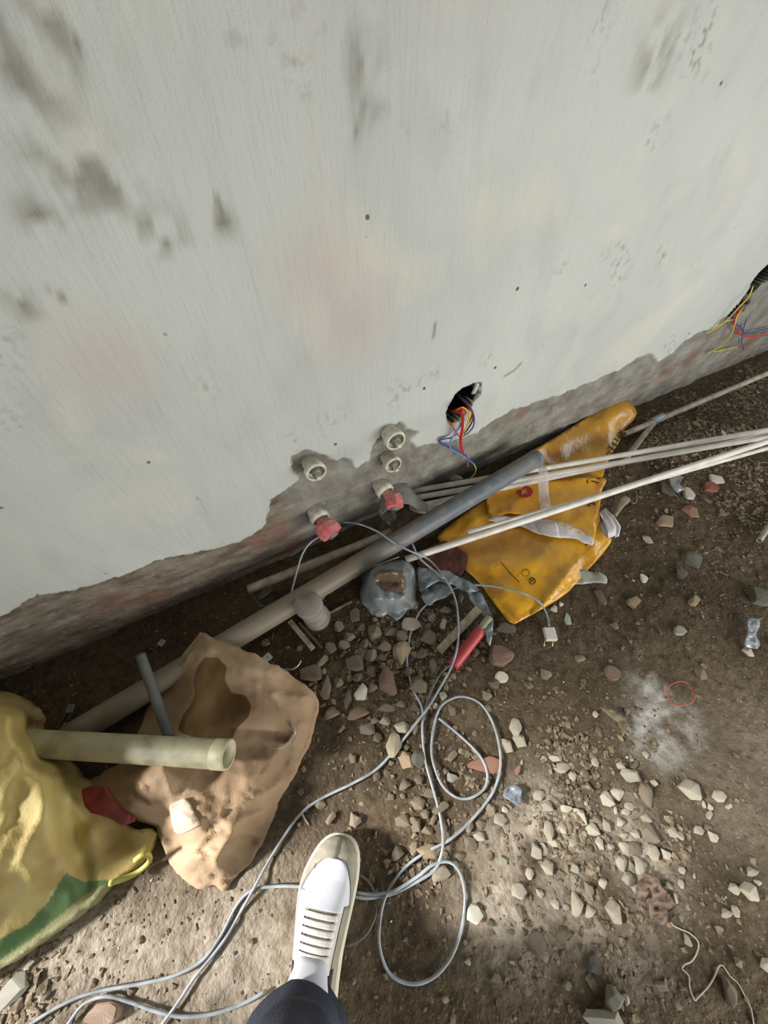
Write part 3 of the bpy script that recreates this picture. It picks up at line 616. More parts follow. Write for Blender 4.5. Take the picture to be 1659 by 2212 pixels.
def obox(c, ux, sx, sy, sz):
    ux = np.array([ux[0], ux[1], 0]); ux /= np.linalg.norm(ux); uy = np.array([-ux[1], ux[0], 0]); V = []
    for x in (-1, 1):
        for y in (-1, 1):
            for z in (0, 1): V.append(np.array(c)+ux*x*sx/2+uy*y*sy/2+np.array([0, 0, z*sz]))
    return V, box(0, 1, 0, 1, 0, 1)[1]
def bev(o, w, s=2):
    b = o.modifiers.new('bevel', 'BEVEL'); b.width = w; b.segments = s; return o
c0 = gp(1186, 1372, .002); ux = gp(1200, 1372)-gp(1186, 1372)
bev(fixn(obj('housing', obox(c0, ux, .034, .040, .016), M_white, pl, smooth=False)), .003)
for s in (-9, 9):
    fixn(obj('pin', tube([gp(1186+s, 1382, .008), gp(1186+s-2, 1396, .006)], .0018, 8), mat('brass', (.7, .55, .25), .35, metal=1) if s < 0 else bpy.data.materials['brass'], pl))
# ------------------------------------------------------------ sacks, mailer, plastic
def near_line(x, y, a, b):
    a = np.array(a, float); b = np.array(b, float); n = np.array([(b-a)[1], -(b-a)[0]]); n /= np.linalg.norm(n); return (x-a[0])*n[0]+(y-a[1])*n[1]
# yellow and green woven sack
YS = [(0, 1492), (30, 1500), (60, 1520), (72, 1545), (70, 1572), (90, 1600), (98, 1625), (125, 1632), (150, 1652), (165, 1678), (188, 1690), (215, 1740), (250, 1775), (290, 1792), (322, 1790), (334, 1800), (318, 1840), (290, 1872), (238, 1908), (190, 1960), (120, 2012), (0, 2092), (-120, 2150), (-330, 2100), (-420, 1850), (-330, 1600), (-150, 1500)]
NL = ((0, 2092), (320, 1850))
YRIM = [(-330, 2100), (-120, 2150), (0, 2092), (120, 2012), (190, 1960), (238, 1908), (290, 1872), (318, 1840), (334, 1800), (322, 1790), (290, 1792), (250, 1775), (215, 1740), (188, 1690), (165, 1678), (150, 1652), (125, 1632), (98, 1625), (90, 1600), (70, 1572), (72, 1545), (60, 1520), (30, 1500), (0, 1492), (-150, 1500), (-330, 1600)]
def zY(x, y):
    d = near_line(x, y, *NL); d = np.maximum(d, 0) if near_line(np.array(0.), np.array(1600.), *NL) > 0 else np.maximum(-d, 0)
    z = .045+.15*sstep(0, 260, d)+.07*sstep(240, 420, d)
    z = z-.07*sstep(95, 170, x)*sstep(1900, 1750, y)
    z = z+.012*(worley(x*.8+y*.5, (y-x*.3)*.45, 75, 91)-.45)*sstep(0, 60, d)
    f = fbm((x+y*.55)*1.0, (y-x*.2)*.30, .012, 3, 101, ridge=True)
    z = z+.011*f*sstep(0, 80, d)+.005*fbm(x, y, .02, 3, 107)
    z = z-.030*np.exp(-((x-(95+(y-1600)*.30))/26)**2)*sstep(1600, 1700, y)*sstep(2000, 1850, y)
    e_ = d_poly(YRIM, x, y, False); return .025+(z-.025)*(.0+1.0*sstep(-6, 55, e_))
dta, vs, n = sheet(YS, zY, 9, jag=3, seed=5)
M_y = mat('yellow_woven_sack', s2l(204, 182, 104), .62, s2l(184, 158, 98), 5, 4, .25, 220, lo=.4, hi=.62, col3=s2l(208, 190, 122), n3=7)
ysack = fixn(obj('yellow_sack', dta, M_y, label='large dusty yellow and green woven sack at the left edge', cat='sack'))
def attr_tex(o, vs, n, name, f):
    v = f(vs[:, 0], vs[:, 1]); setattr_col(o, name, np.concatenate([v, v]))
def add_attr_color(m, name, col, lo=0.3, hi=0.7, noisy=0.0, nsc=60):
    nt = m.node_tree; N = nt.nodes; L = nt.links; b = N['Principled BSDF']; at = N.new('ShaderNodeAttribute'); at.attribute_name = name
    src = at.outputs['Fac']
    if noisy:
        no = N.new('ShaderNodeTexNoise'); no.inputs['Scale'].default_value = nsc; no.inputs['Detail'].default_value = 4; tc = N.new('ShaderNodeTexCoord'); L.new(tc.outputs['Object'], no.inputs[0])
        ma = N.new('ShaderNodeMath'); ma.operation = 'MULTIPLY_ADD'; L.new(no.outputs[0], ma.inputs[0]); ma.inputs[1].default_value = noisy; L.new(src, ma.inputs[2])
        mb = N.new('ShaderNodeMath'); mb.operation = 'SUBTRACT'; L.new(ma.outputs[0], mb.inputs[0]); mb.inputs[1].default_value = noisy/2; src = mb.outputs[0]
    r = N.new('ShaderNodeMapRange'); r.inputs[1].default_value = lo; r.inputs[2].default_value = hi; L.new(src, r.inputs[0])
    mx = N.new('ShaderNodeMix'); mx.data_type = 'RGBA'; L.new(r.outputs[0], mx.inputs[0]); mx.inputs[7].default_value = _rgb(col)
    if b.inputs['Base Color'].links: L.new(b.inputs['Base Color'].links[0].from_socket, mx.inputs[6])
    else: mx.inputs[6].default_value = b.inputs['Base Color'].default_value
    L.new(mx.outputs[2], b.inputs['Base Color'])
def pm(P, soft=6): return lambda x, y: 1-sstep(-soft, soft, sdf(P, x, y))
attr_tex(ysack, vs, n, 'green', pm([(142, 1884), (180, 1905), (240, 1900), (250, 1915), (120, 2020), (0, 2100), (-140, 2180), (-200, 2120), (-60, 2060), (60, 1996), (105, 1945)]))
add_attr_color(M_y, 'green', s2l(92, 122, 72))
attr_tex(ysack, vs, n, 'edge', pm([(185, 1932), (240, 1905), (262, 1900), (240, 1925), (120, 2024), (0, 2104), (-60, 2130), (0, 2074), (60, 2034)], 8))
add_attr_color(M_y, 'edge', s2l(156, 152, 108), noisy=.4, nsc=25)
attr_tex(ysack, vs, n, 'seam', lambda x, y: np.maximum(np.maximum(np.exp(-((x-66)/12)**2)*sstep(1535, 1550, y)*sstep(1580, 1565, y), .8*np.exp(-((x-92)/12)**2)*sstep(1585, 1600, y)*sstep(1640, 1620, y)), .7*np.exp(-(((x-125)/40)**2+((y-1672)/16)**2))))
add_attr_color(M_y, 'seam', s2l(150, 100, 64), .45, .9, .8, 110)
# rolled hem strap of the yellow sack
fixn(obj('hem_strap', tube(spline([gp(236, 1908, .05), gp(268, 1898, .03), gp(300, 1882, .02), (gp(322, 1862, .03)), gp(322, 1848, .045), gp(308, 1846, .06), gp(292, 1858, .05)], .008), .0055, 8), mat('lime_strap', s2l(176, 172, 84), .5), ysack))
dta, vs, n = sheet([(176, 1706), (200, 1698), (228, 1702), (250, 1735), (284, 1760), (286, 1776), (262, 1782), (236, 1768), (206, 1758), (182, 1744)], lambda x, y: .115-(y-1700)*.0003+.006*fbm(x, y, .04, 3, 3), 6, thick=.012, jag=3, seed=6)
fixn(obj('red_cloth', dta, mat('dark_red_cloth', s2l(128, 40, 30), .8, s2l(96, 34, 26), 25, 4, .4, 90), label='dark red cloth scrap showing between the yellow sack and the brown sack', cat='cloth'))

# brown cement bag
BS = [(436, 1366), (452, 1372), (498, 1392), (548, 1412), (600, 1440), (645, 1468), (672, 1488), (686, 1512), (682, 1560), (664, 1615), (640, 1665), (604, 1728), (580, 1790), (556, 1838), (528, 1876), (500, 1905), (484, 1926), (456, 1912), (424, 1920), (392, 1898), (362, 1858), (345, 1815), (336, 1786), (300, 1772), (262, 1762), (232, 1742), (222, 1712), (182, 1696), (205, 1678), (255, 1650), (280, 1622), (296, 1586), (318, 1530), (340, 1490), (372, 1450), (396, 1428), (404, 1412)]
FOLD = [(222, 1704), (300, 1770), (350, 1800), (440, 1770), (520, 1735), (605, 1694), (640, 1668)]
CR = [([(225, 1705), (300, 1765), (345, 1792), (430, 1768), (520, 1735), (603, 1698)], .022, 16), ([(350, 1640), (368, 1700), (372, 1745), (432, 1790)], .020, 14), ([(398, 1868), (446, 1806), (540, 1765), (590, 1740)], .018, 13), ([(448, 1908), (470, 1850), (505, 1790)], .018, 12),
      ([(500, 1450), (590, 1500), (640, 1590), (630, 1650)], .016, 16), ([(590, 1500), (680, 1510)], .014, 12), ([(548, 1690), (600, 1620), (655, 1560)], .012, 14), ([(250, 1660), (300, 1690), (330, 1740)], .016, 12), ([(520, 1860), (490, 1840), (430, 1850)], .014, 10), ([(345, 1800), (390, 1830), (440, 1835)], -.016, 14), ([(560, 1800), (500, 1800)], .012, 10), ([(455, 1400), (520, 1440), (600, 1455)], .010, 14)]
def zB(x, y):
    d = -sdf(BS, x, y); up = sstep(1560, 1400, y)
    z = .012+.085*up+(.060-.045*up)*sstep(0, 90, d)
    z = z+.042*np.exp(-(((x-325)/58)**2+((y-1672)/62)**2))                        # lump under the flap
    z = z-.035*np.exp(-(((x-485)/60)**2+((y-1545)/80)**2))                        # slumped hollow
    z = z-.022*np.exp(-(((x-560)/60)**2+((y-1640)/55)**2))
    cr = fbm(x, y, .011, 4, 120, ridge=True); z = z+.008*cr*sstep(0, 40, d)
    z = z+.006*fbm(x+.5*y, y-.5*x, .035, 3, 125, ridge=True)*sstep(0, 25, d)*sstep(1650, 1760, y)
    cr1 = worley(x+14*fbm(x, y, .01, 2, 3), y, 105, 61); cr2 = worley(x, y+10*fbm(x, y, .02, 2, 4), 44, 62)
    z = z+(.022*(cr1-.45)+.004*(cr2-.45))*sstep(0, 30, d)
    for P, am, wd_ in CR: z = z+am*np.exp(-d_poly(P, x, y, False)/wd_)*sstep(0, 22, d)
    return z+.003*fbm(x, y, .06, 3, 130)
dta, vs, n = sheet(BS, zB, 7, jag=4, seed=8)
M_b = mat('brown_paper_sack', s2l(180, 152, 120), .72, s2l(158, 130, 98), 6, 5, .25, 150)
bsack = fixn(obj('brown_sack', dta, M_b, label='crumpled brown paper cement sack with dark wet stain, left of the gravel heap', cat='sack'))
ST = [(442, 1420), (470, 1420), (490, 1440), (486, 1470), (500, 1496), (530, 1502), (544, 1525), (536, 1550), (512, 1572), (500, 1600), (440, 1600), (384, 1582), (392, 1550), (412, 1522), (420, 1500), (418, 1470), (426, 1440)]
attr_tex(bsack, vs, n, 'wet', pm(ST, 10)); add_attr_color(M_b, 'wet', s2l(104, 76, 38), .4, .6, .25, 40)
attr_tex(bsack, vs, n, 'wet2', lambda x, y: .8*np.exp(-(((x-610)/55)**2+((y-1600)/60)**2))+.7*np.exp(-(((x-625)/25)**2+((y-1520)/30)**2))+.6*np.exp(-(((x-560)/60)**2+((y-1650)/30)**2)))
add_attr_color(M_b, 'wet2', s2l(140, 114, 84), .2, 1.0, .5, 30)
dta, v2, n2 = sheet([(366, 1742), (398, 1724), (412, 1738), (428, 1772), (432, 1782), (392, 1802), (376, 1796)], lambda x, y: zB(x, y)+.006, 6, thick=.0015, seed=3)
fixn(obj('paper_patch', dta, mat('pale_paper', s2l(198, 180, 158), .7), bsack, label='pale paper patch'))
fixn(obj('torn_edge', strip([(438, 1368, .085), (424, 1390, .085), (408, 1412, .080), (398, 1430, .078), (378, 1452, .072), (352, 1482, .06)], [12, 16, 20, 22, 24, 16], (.9, .5)), mat('frayed_paper', s2l(178, 156, 116), .8, bump=.5, bscale=80), bsack))

# yellow mailer
ML = [(1330, 866), (1346, 861), (1366, 872), (1376, 892), (1368, 908), (1350, 928), (1338, 955), (1322, 980), (1312, 1000), (1302, 1030), (1300, 1060), (1295, 1110), (1300, 1140), (1322, 1166), (1300, 1198), (1262, 1240), (1228, 1278), (1190, 1304), (1165, 1318), (1112, 1347), (1100, 1342), (1060, 1292), (1040, 1262), (1000, 1225), (968, 1190), (944, 1160), (980, 1128), (1030, 1092), (1052, 1078), (1040, 1060), (1060, 1030), (1110, 996), (1190, 950), (1270, 900)]
BL_ = ((0, 1482), (1659, 762))
def sB(x, y): return (y-(1482-.434*x))*.917
def zM(x, y):
    s = sB(x, y); z = .014+.070*sstep(55, -32, s)+.010*sstep(60, 200, s)
    z = z+.010*fbm(x, y, .010, 3, 140)+.005*fbm(x-y, (x+y)*.4, .03, 3, 145, ridge=True)
    z = z+.016*np.exp(-(near_line(x, y, (960, 1230), (1200, 1200))/26)**2)*np.exp(-((x-1090)/120)**2)
    z = z-.010*sstep(30, 0, -sdf(ML, x, y))+.012*np.exp(-(near_line(x, y, (1165, 1316), (1240, 1220))/7)**2)*sstep(1190, 1230, y)
    z = z+.018*(worley(x, y, 110, 81)-.45)+.005*(worley(x+y*.3, y, 48, 82)-.45)
    return np.maximum(z, .009)
def zMg(x, y):
    z = zM(x, y); out = []
    for a, b_, c in zip(x, y, z): p = fl(a, b_, c); out.append(c+float(max(0, H(p[0], p[1]))))
    return np.array(out)
dta, vs, n = sheet(ML, zMg, 7, thick=.007, seed=9)
M_m = mat('yellow_plastic_mailer', s2l(214, 158, 40), .27, s2l(194, 134, 32), 7, 4, .35, 55, spec=.6, lo=.4, hi=.6, bdist=.006)
mail = fixn(obj('yellow_mailer', dta, M_m, label='shiny yellow-orange plastic mailing bag lying against the wall under the conduits', cat='mailing bag'))
attr_tex(mail, vs, n, 'dusty', lambda x, y: .9*np.exp(-(((x-1250)/75)**2+((y-950)/45)**2))+.5*np.exp(-(((x-1190)/40)**2+((y-1210)/50)**2))+.5*np.exp(-(((x-1070)/50)**2+((y-1180)/25)**2)))
add_attr_color(M_m, 'dusty', s2l(168, 134, 78), .2, 1.3, .6, 30)
attr_tex(mail, vs, n, 'bright', pm([(1036, 1258), (1048, 1266), (1080, 1305), (1112, 1336), (1108, 1350), (1095, 1342), (1055, 1290)], 3)); add_attr_color(M_m, 'bright', s2l(232, 176, 36))
# upper torn layer of the mailer
UP = [(1048, 1056), (1075, 1044), (1300, 1030), (1300, 1060), (1292, 1105), (1284, 1168), (1262, 1158), (1200, 1128), (1168, 1118), (1100, 1108), (1060, 1122), (1052, 1090)]
dta, v2, n2 = sheet(UP, lambda x, y: zMg(x, y)+.010+.006*sstep(20, 0, -sdf(UP, x, y)), 6, thick=.0015, seed=10)
up = fixn(obj('torn_flap', dta, M_m, mail))
attr_tex(up, v2, n2, 'dusty', lambda x, y: x*0+.1); attr_tex(up, v2, n2, 'bright', lambda x, y: x*0)
M_wp = mat('white_plastic_film', s2l(216, 208, 208), .35, s2l(196, 188, 186), 14, 4, .3, 60)
TS = [(1054, 1122), (1070, 1114), (1110, 1118), (1158, 1120), (1210, 1126), (1255, 1146), (1282, 1163), (1280, 1176), (1262, 1174), (1240, 1163), (1200, 1160), (1165, 1152), (1120, 1136), (1080, 1128)]
dta, v2, n2 = sheet(TS, lambda x, y: zMg(x, y)+.016+.004*fbm(x, y, .03, 3, 8), 5, thick=.0012, jag=3, seed=11)
fixn(obj('white_lining', dta, M_wp, mail, label='white torn inner lining'))
dta, v2, n2 = sheet([(1184, 1128), (1202, 1128), (1206, 1160), (1168, 1153), (1160, 1128)], lambda x, y: zMg(x, y)+.019, 5, thick=.001, seed=12)
fixn(obj('lining_fold', dta, M_wp, mail))
def disc_on(px, py, rx, ry, m, name, dz=.013, ringw=None, parent=mail, n=20, ang=0, zf=None):
    V = []; F = []; z0 = float((zf or zMg)(np.array([px]), np.array([py]))[0])+dz
    def P(r, t): x = rx*r*math.cos(t); y = ry*r*math.sin(t); return fl(px+x*math.cos(ang)-y*math.sin(ang), py+x*math.sin(ang)+y*math.cos(ang), z0)
    ri = ringw if ringw else 0.0
    for r in ((1, ri) if ri else (1,)):
        for k in range(n): V.append(P(r, 2*math.pi*k/n))
    if ri:
        F = [(k, (k+1) % n, n+(k+1) % n, n+k) for k in range(n)]
    else: F = [tuple(range(n))]
    k0 = len(V); V2 = [v-np.array([0, 0, .0006]) for v in V]
    F += [tuple(i+k0 for i in reversed(f)) for f in F]+[(k, k0+k, k0+(k+1) % n, (k+1) % n) for k in range(n)]
    return fixn(obj(name, (V+V2, F), m, parent, smooth=False))
M_ink = mat('black_print', s2l(48, 40, 24), .6); M_inkr = mat('red_print', s2l(182, 44, 26), .5)
disc_on(1134, 1062, 17, 13, M_inkr, 'red_round_logo', .0145)
def mark(P, w, parent=mail, m=M_ink, dz=.0125, name='printed_mark'):
    ds = []
    for seg_ in P:
        pts = [np.array(q, float) for q in seg_]
        for a1, b1 in zip(pts[:-1], pts[1:]):
            t = (b1-a1); t /= np.linalg.norm(t)+1e-9; nn = np.array([-t[1], t[0]])*w/2
            q = [a1-nn, a1+nn, b1+nn, b1-nn]; z = max(float(zMg(np.array([k[0]]), np.array([k[1]]))[0]) for k in q)+dz
            T = [fl(k[0], k[1], z) for k in q]; ds.append((T+[v-np.array([0, 0, .0006]) for v in T], box(0, 1, 0, 1, 0, 1)[1] if False else [(0, 1, 2, 3), (7, 6, 5, 4), (0, 4, 5, 1), (1, 5, 6, 2), (2, 6, 7, 3), (3, 7, 4, 0)]))
    return fixn(obj(name, join(*ds), m, parent, smooth=False))
mark([[(1128, 1068), (1129, 1057), (1132, 1066), (1135, 1056), (1138, 1067), (1141, 1057), (1141, 1068)]], 2.2, m=mat('pale_print', s2l(222, 170, 120), .5), dz=.0165, name='logo_letter')
# block letters showing at the edge of the mailer: I E U T strokes, partly hidden
mark([[(1309, 986), (1316, 974)], [(1312, 988), (1322, 978)]], 2.4, dz=.004)
mark([[(1314, 964), (1327, 972)], [(1321, 956), (1334, 964)], [(1327, 947), (1336, 953)]], 3.0, dz=.004)
mark([[(1336, 934), (1348, 938)], [(1340, 928), (1346, 942)]], 2.4, dz=.004)
mark([[(1268, 1036), (1294, 1043)], [(1268, 1030), (1270, 1044)], [(1282, 1032), (1296, 1034)]], 2.4)
mark([[(1264, 1088), (1272, 1086), (1276, 1094)], [(1268, 1094), (1280, 1080), (1284, 1092)], [(1276, 1074), (1284, 1078)], [(1274, 1086), (1288, 1088)]], 2.2)
mark([[(1082, 1214), (1094, 1228), (1106, 1242), (1122, 1258)]], 1.6, dz=.003)
mark([[(1264, 1178), (1272, 1172), (1282, 1168)]], 2.6, dz=.004)
disc_on(1135, 1237, 9, 8, M_ink, 'printed_ring', .004, .84); disc_on(1150, 1255, 7.5, 7.5, M_ink, 'printed_ring', .004, .74)
mark([[(1146, 1252), (1154, 1258)], [(1146, 1257), (1153, 1251)]], 1.6, dz=.0045)
# white plastic loop poking out of the mailer
fixn(obj('white_strap_loop', strip([(1300, 1104, .025), (1312, 1122, .035), (1322, 1142, .038), (1322, 1160, .030), (1308, 1150, .018), (1300, 1128, .012)], [14, 18, 20, 18, 14, 12], (.95, -.35)), M_wp, mail))
fixn(obj('white_strap_back', strip([(1303, 1100, .020), (1322, 1116, .022), (1336, 1140, .020), (1333, 1160, .016)], [8, 10, 12, 10], (.9, -.4)), M_wp, mail))
# white torn card by the mailer
dta, v2, n2 = sheet([(1246, 1234), (1262, 1230), (1284, 1238), (1296, 1234), (1310, 1246), (1312, 1260), (1284, 1258), (1262, 1262), (1240, 1262), (1232, 1254)], lambda x, y: .016+.004*fbm(x, y, .04, 3, 8), 5, thick=.002, jag=2, seed=21)
fixn(obj('card_scrap', dta, mat('grey_white_card', s2l(176, 172, 162), .8, s2l(150, 146, 136), 40), label='greyish white torn card scrap poking out under the right side of the mailer', cat='card'))

# plastic-wrapped lump with trailing film
PB = [(796, 1226), (812, 1216), (850, 1210), (880, 1212), (895, 1230), (900, 1262), (896, 1290), (902, 1310), (880, 1318), (858, 1338), (838, 1326), (822, 1332), (800, 1322), (784, 1304), (778, 1278), (784, 1246)]
def zP(x, y):
    d = -sdf(PB, x, y); z = .012+.10*sstep(0, 26, d)*sstep(1335, 1290, y)+.05*sstep(1260, 1225, y)
    return z+.010*fbm(x, y, .035, 4, 150, ridge=True)+.004*fbm(x, y, .1, 2, 152)
dta, vs, n = sheet(PB, zP, 4.5, jag=3, seed=13)
M_pl = mat('blue_grey_plastic_bag', s2l(150, 158, 160), .28, s2l(124, 126, 122), 12, 4, .5, 45, trans=.15, spec=.6)
lump = fixn(obj('plastic_wrapped_lump', dta, M_pl, label='round lump wrapped in bluish plastic film with dirt on top, below the thick grey pipe', cat='wrapped lump'))
attr_tex(lump, vs, n, 'soil', pm([(806, 1240), (826, 1228), (872, 1232), (878, 1256), (874, 1288), (850, 1280), (826, 1276), (812, 1262)], 6)); add_attr_color(M_pl, 'soil', s2l(110, 90, 68), .25, .75, .7, 60)
for i, (P, zz) in enumerate((([(903, 1226), (940, 1232), (968, 1232), (990, 1244), (1022, 1262), (1036, 1276), (1012, 1280), (975, 1262), (950, 1256), (925, 1268), (908, 1278)], .045),
        ([(912, 1276), (940, 1262), (968, 1258), (978, 1276), (962, 1290), (942, 1298), (928, 1308), (914, 1300)], .03),
        ([(1006, 1268), (1018, 1266), (1040, 1282), (1056, 1312), (1066, 1340), (1062, 1378), (1058, 1396), (1050, 1370), (1048, 1334), (1030, 1312), (1014, 1290)], .035))):
    dta, v2, n2 = sheet(P, lambda x, y, zz=zz: zz+.010*fbm(x*1.3, y, .03, 3, 160+i, ridge=True)+.006*fbm(x, y, .08, 2, 164), 4.5, thick=.0012, jag=3, seed=14+i)
    fixn(obj('film_tail', dta, mat('blue_grey_film_%d' % i, s2l(158, 170, 176), .22, s2l(128, 134, 134), 20, 4, .6, 50, trans=.25, alpha=.85, spec=.7), lump))
# red brick under the mailer
dta, vs, n = sheet([(905, 1222), (900, 1200), (960, 1168), (1010, 1200), (1000, 1235), (975, 1236), (940, 1226)], lambda x, y: .028+.004*fbm(x, y, .05, 3, 3), 7, seed=17)
fixn(obj('red_brick', dta, mat('dark_red_brick', s2l(104, 58, 44), .9, s2l(78, 50, 40), 20, 5, .5, 60), smooth=False, label='dark red brick half hidden between the plastic lump and the mailer', cat='brick'))

# ------------------------------------------------------------ metal saddle clips
M_zinc = mat('galvanised_steel', s2l(176, 182, 176), .35, s2l(140, 146, 142), 30, 4, .1, 100, metal=.6)
def saddle(label, tab, P, w=.018, zt=.03, tabsz=.022, m=M_zinc, vert=True):
    t = thing('saddle_clip', gp(*tab), label, 'pipe clip')
    c = gp(tab[0], tab[1], zt); q = gp(P[0][0], P[0][1], zt); ux = (q-c); ux[2] = 0; ux /= np.linalg.norm(ux); uy = np.array([-ux[1], ux[0], 0])
    # tab plate with a screw hole
    s = tabsz/2; V = []; n = 16
    for z in (0, -.0015):
        for k in range(n):
            a1 = 2*math.pi*k/n; cx, cy = math.cos(a1), math.sin(a1); f = s/max(abs(cx), abs(cy)); V.append(c+ux*cx*f+uy*cy*f+np.array([0, 0, z]))
        for k in range(n):
            a1 = 2*math.pi*k/n; V.append(c+ux*math.cos(a1)*s*.22+uy*math.sin(a1)*s*.22+np.array([0, 0, z]))
    F = []
    for k in range(n):
        j = (k+1) % n; F += [(k, j, n+j, n+k), (2*n+k, 3*n+k, 3*n+j, 2*n+j), (k, 2*n+k, 2*n+j, j), (n+k, n+j, 3*n+j, 3*n+k)]
    fixn(obj('tab', (V, F), m, t, smooth=False))
    pts = spline([gp(x, y, z) for x, y, z in P], .004); V = []
    for p in pts:
        for dz_, dn in ((0, 0), (w, 0)): V.append(p+np.array([0, 0, dz_]))
    k = len(pts); off_ = np.array([.0012, .0012, 0]); V2 = [v+off_ for v in V]; K = len(V)
    F = [(2*i, 2*i+2, 2*i+3, 2*i+1) for i in range(k-1)]; F += [tuple(x+K for x in reversed(f)) for f in F]
    F += [(2*i, 2*i+K, 2*i+2+K, 2*i+2) for i in range(k-1)]+[(2*i+1, 2*i+3, 2*i+3+K, 2*i+1+K) for i in range(k-1)]+[(0, 1, 1+K, K), (2*k-2, 2*k-2+K, 2*k-1+K, 2*k-1)]
    fixn(obj('strap', (V+V2, F), m, t)); return t
saddle('bright metal saddle clip with a screw hole, right above the brown sack', (578, 1420), [(588, 1432, .012), (604, 1446, .008), (626, 1450, .008), (644, 1444, .008), (652, 1430, .010)])
saddle('small white metal clip in the dark gap behind the brown sack', (349, 1388), [(342, 1396, .01), (334, 1406, .005), (325, 1402, .005)], w=.010, tabsz=.019)
saddle('dull metal clip lying in the shadow above the beige pipe', (152, 1530), [(148, 1540, .01), (142, 1555, .005), (134, 1566, .005)], w=.012, tabsz=.020, m=M_plug)
rg = [(574, 1602), (582, 1612), (598, 1618), (616, 1614), (632, 1602), (640, 1584), (640, 1566)]
pts = spline([fl(x, y, float(zB(np.array([x]), np.array([y]))[0])+.012) for x, y in rg], .004)
V = []; 
for p in pts: V += [p, p+np.array([0, 0, .014])]
K = len(V); V += [v+np.array([.0012, -.0012, 0]) for v in V]; k = len(pts)
F = [(2*i, 2*i+2, 2*i+3, 2*i+1) for i in range(k-1)]; F += [tuple(x+K for x in reversed(f)) for f in F]
F += [(2*i, 2*i+K, 2*i+2+K, 2*i+2) for i in range(k-1)]+[(2*i+1, 2*i+3, 2*i+3+K, 2*i+1+K) for i in range(k-1)]+[(0, 1, 1+K, K), (2*k-2, 2*k-2+K, 2*k-1+K, 2*k-1)]
fixn(obj('metal_half_ring', (V, F), M_zinc, label='curved metal half ring resting on the brown sack beside the beige pipe', cat='pipe clip'))
# the left half of the long pipe is caked with earth
pb = bpy.data.objects['pipe_body']
wx_ = np.array([v.co[0] for v in pb.data.vertices])+root_of(pb.parent)[0]
setattr_col(pb, 'mud', .9*sstep(.75, -.05, wx_)); add_attr_color(M_grey, 'mud', s2l(136, 124, 104), .1, 1.0, .5, 24)
# ------------------------------------------------------------ stones and rubble
M_st = mat('gravel_stone', s2l(140, 127, 108), .88, s2l(104, 92, 75), 30, 5, .4, 90, rnd=.28, spec=.3)
M_sp = mat('pale_gravel_stone', s2l(186, 177, 158), .85, s2l(148, 138, 119), 30, 5, .35, 90, rnd=.16, spec=.3)
SH = [hull(15+i % 5, 300+i, .7, .07) for i in range(14)]
CH = [chip(5+i % 4, 400+i) for i in range(10)]
placed = []
def place(me, px, py, w, h, m, name='gravel_stone', label=None, cat='stone', group=None, ang=None, hz=None, sink=.25, reg=True, dz=0.0):
    mx, my = pxm(px, py); c = gp(px, py); e = gp(px+5, py)-c; a = math.atan2(e[1], e[0])
    sx = w*mx/2; sy = h*my/2
    o = bpy.data.objects.new(name, me); COL.objects.link(o)
    z = (hz if hz else .62*min(sx, sy)*2)
    o.scale = (sx, sy, z); o.rotation_euler = (0, 0, a+(ang or 0)); o.location = (c[0], c[1], float(Hfine(c[0], c[1]))-z*sink+dz)
    if not me.materials: me.materials.append(m)
    o.material_slots[0].link = 'OBJECT'; o.material_slots[0].material = m
    tag(o, label, cat, group)
    if reg: placed.append((c[0], c[1], (sx+sy)/2))
    return o
def cm(name, a, b, **k): return mat(name, s2l(*a), .85, s2l(*b), 30, 5, .35, 90, spec=.3, **k)
C_white = cm('white_plaster_chip', (226, 220, 204), (196, 188, 170)); C_brown = cm('brown_brick', (140, 116, 96), (112, 92, 76)); C_pink = cm('pink_brick', (166, 122, 100), (142, 108, 90))
C_red = cm('red_brick_chip', (156, 96, 78), (130, 88, 74)); C_dgrey = cm('dark_grey_stone', (112, 108, 96), (88, 82, 72)); C_tan = cm('tan_stone', (170, 148, 118), (140, 122, 98))
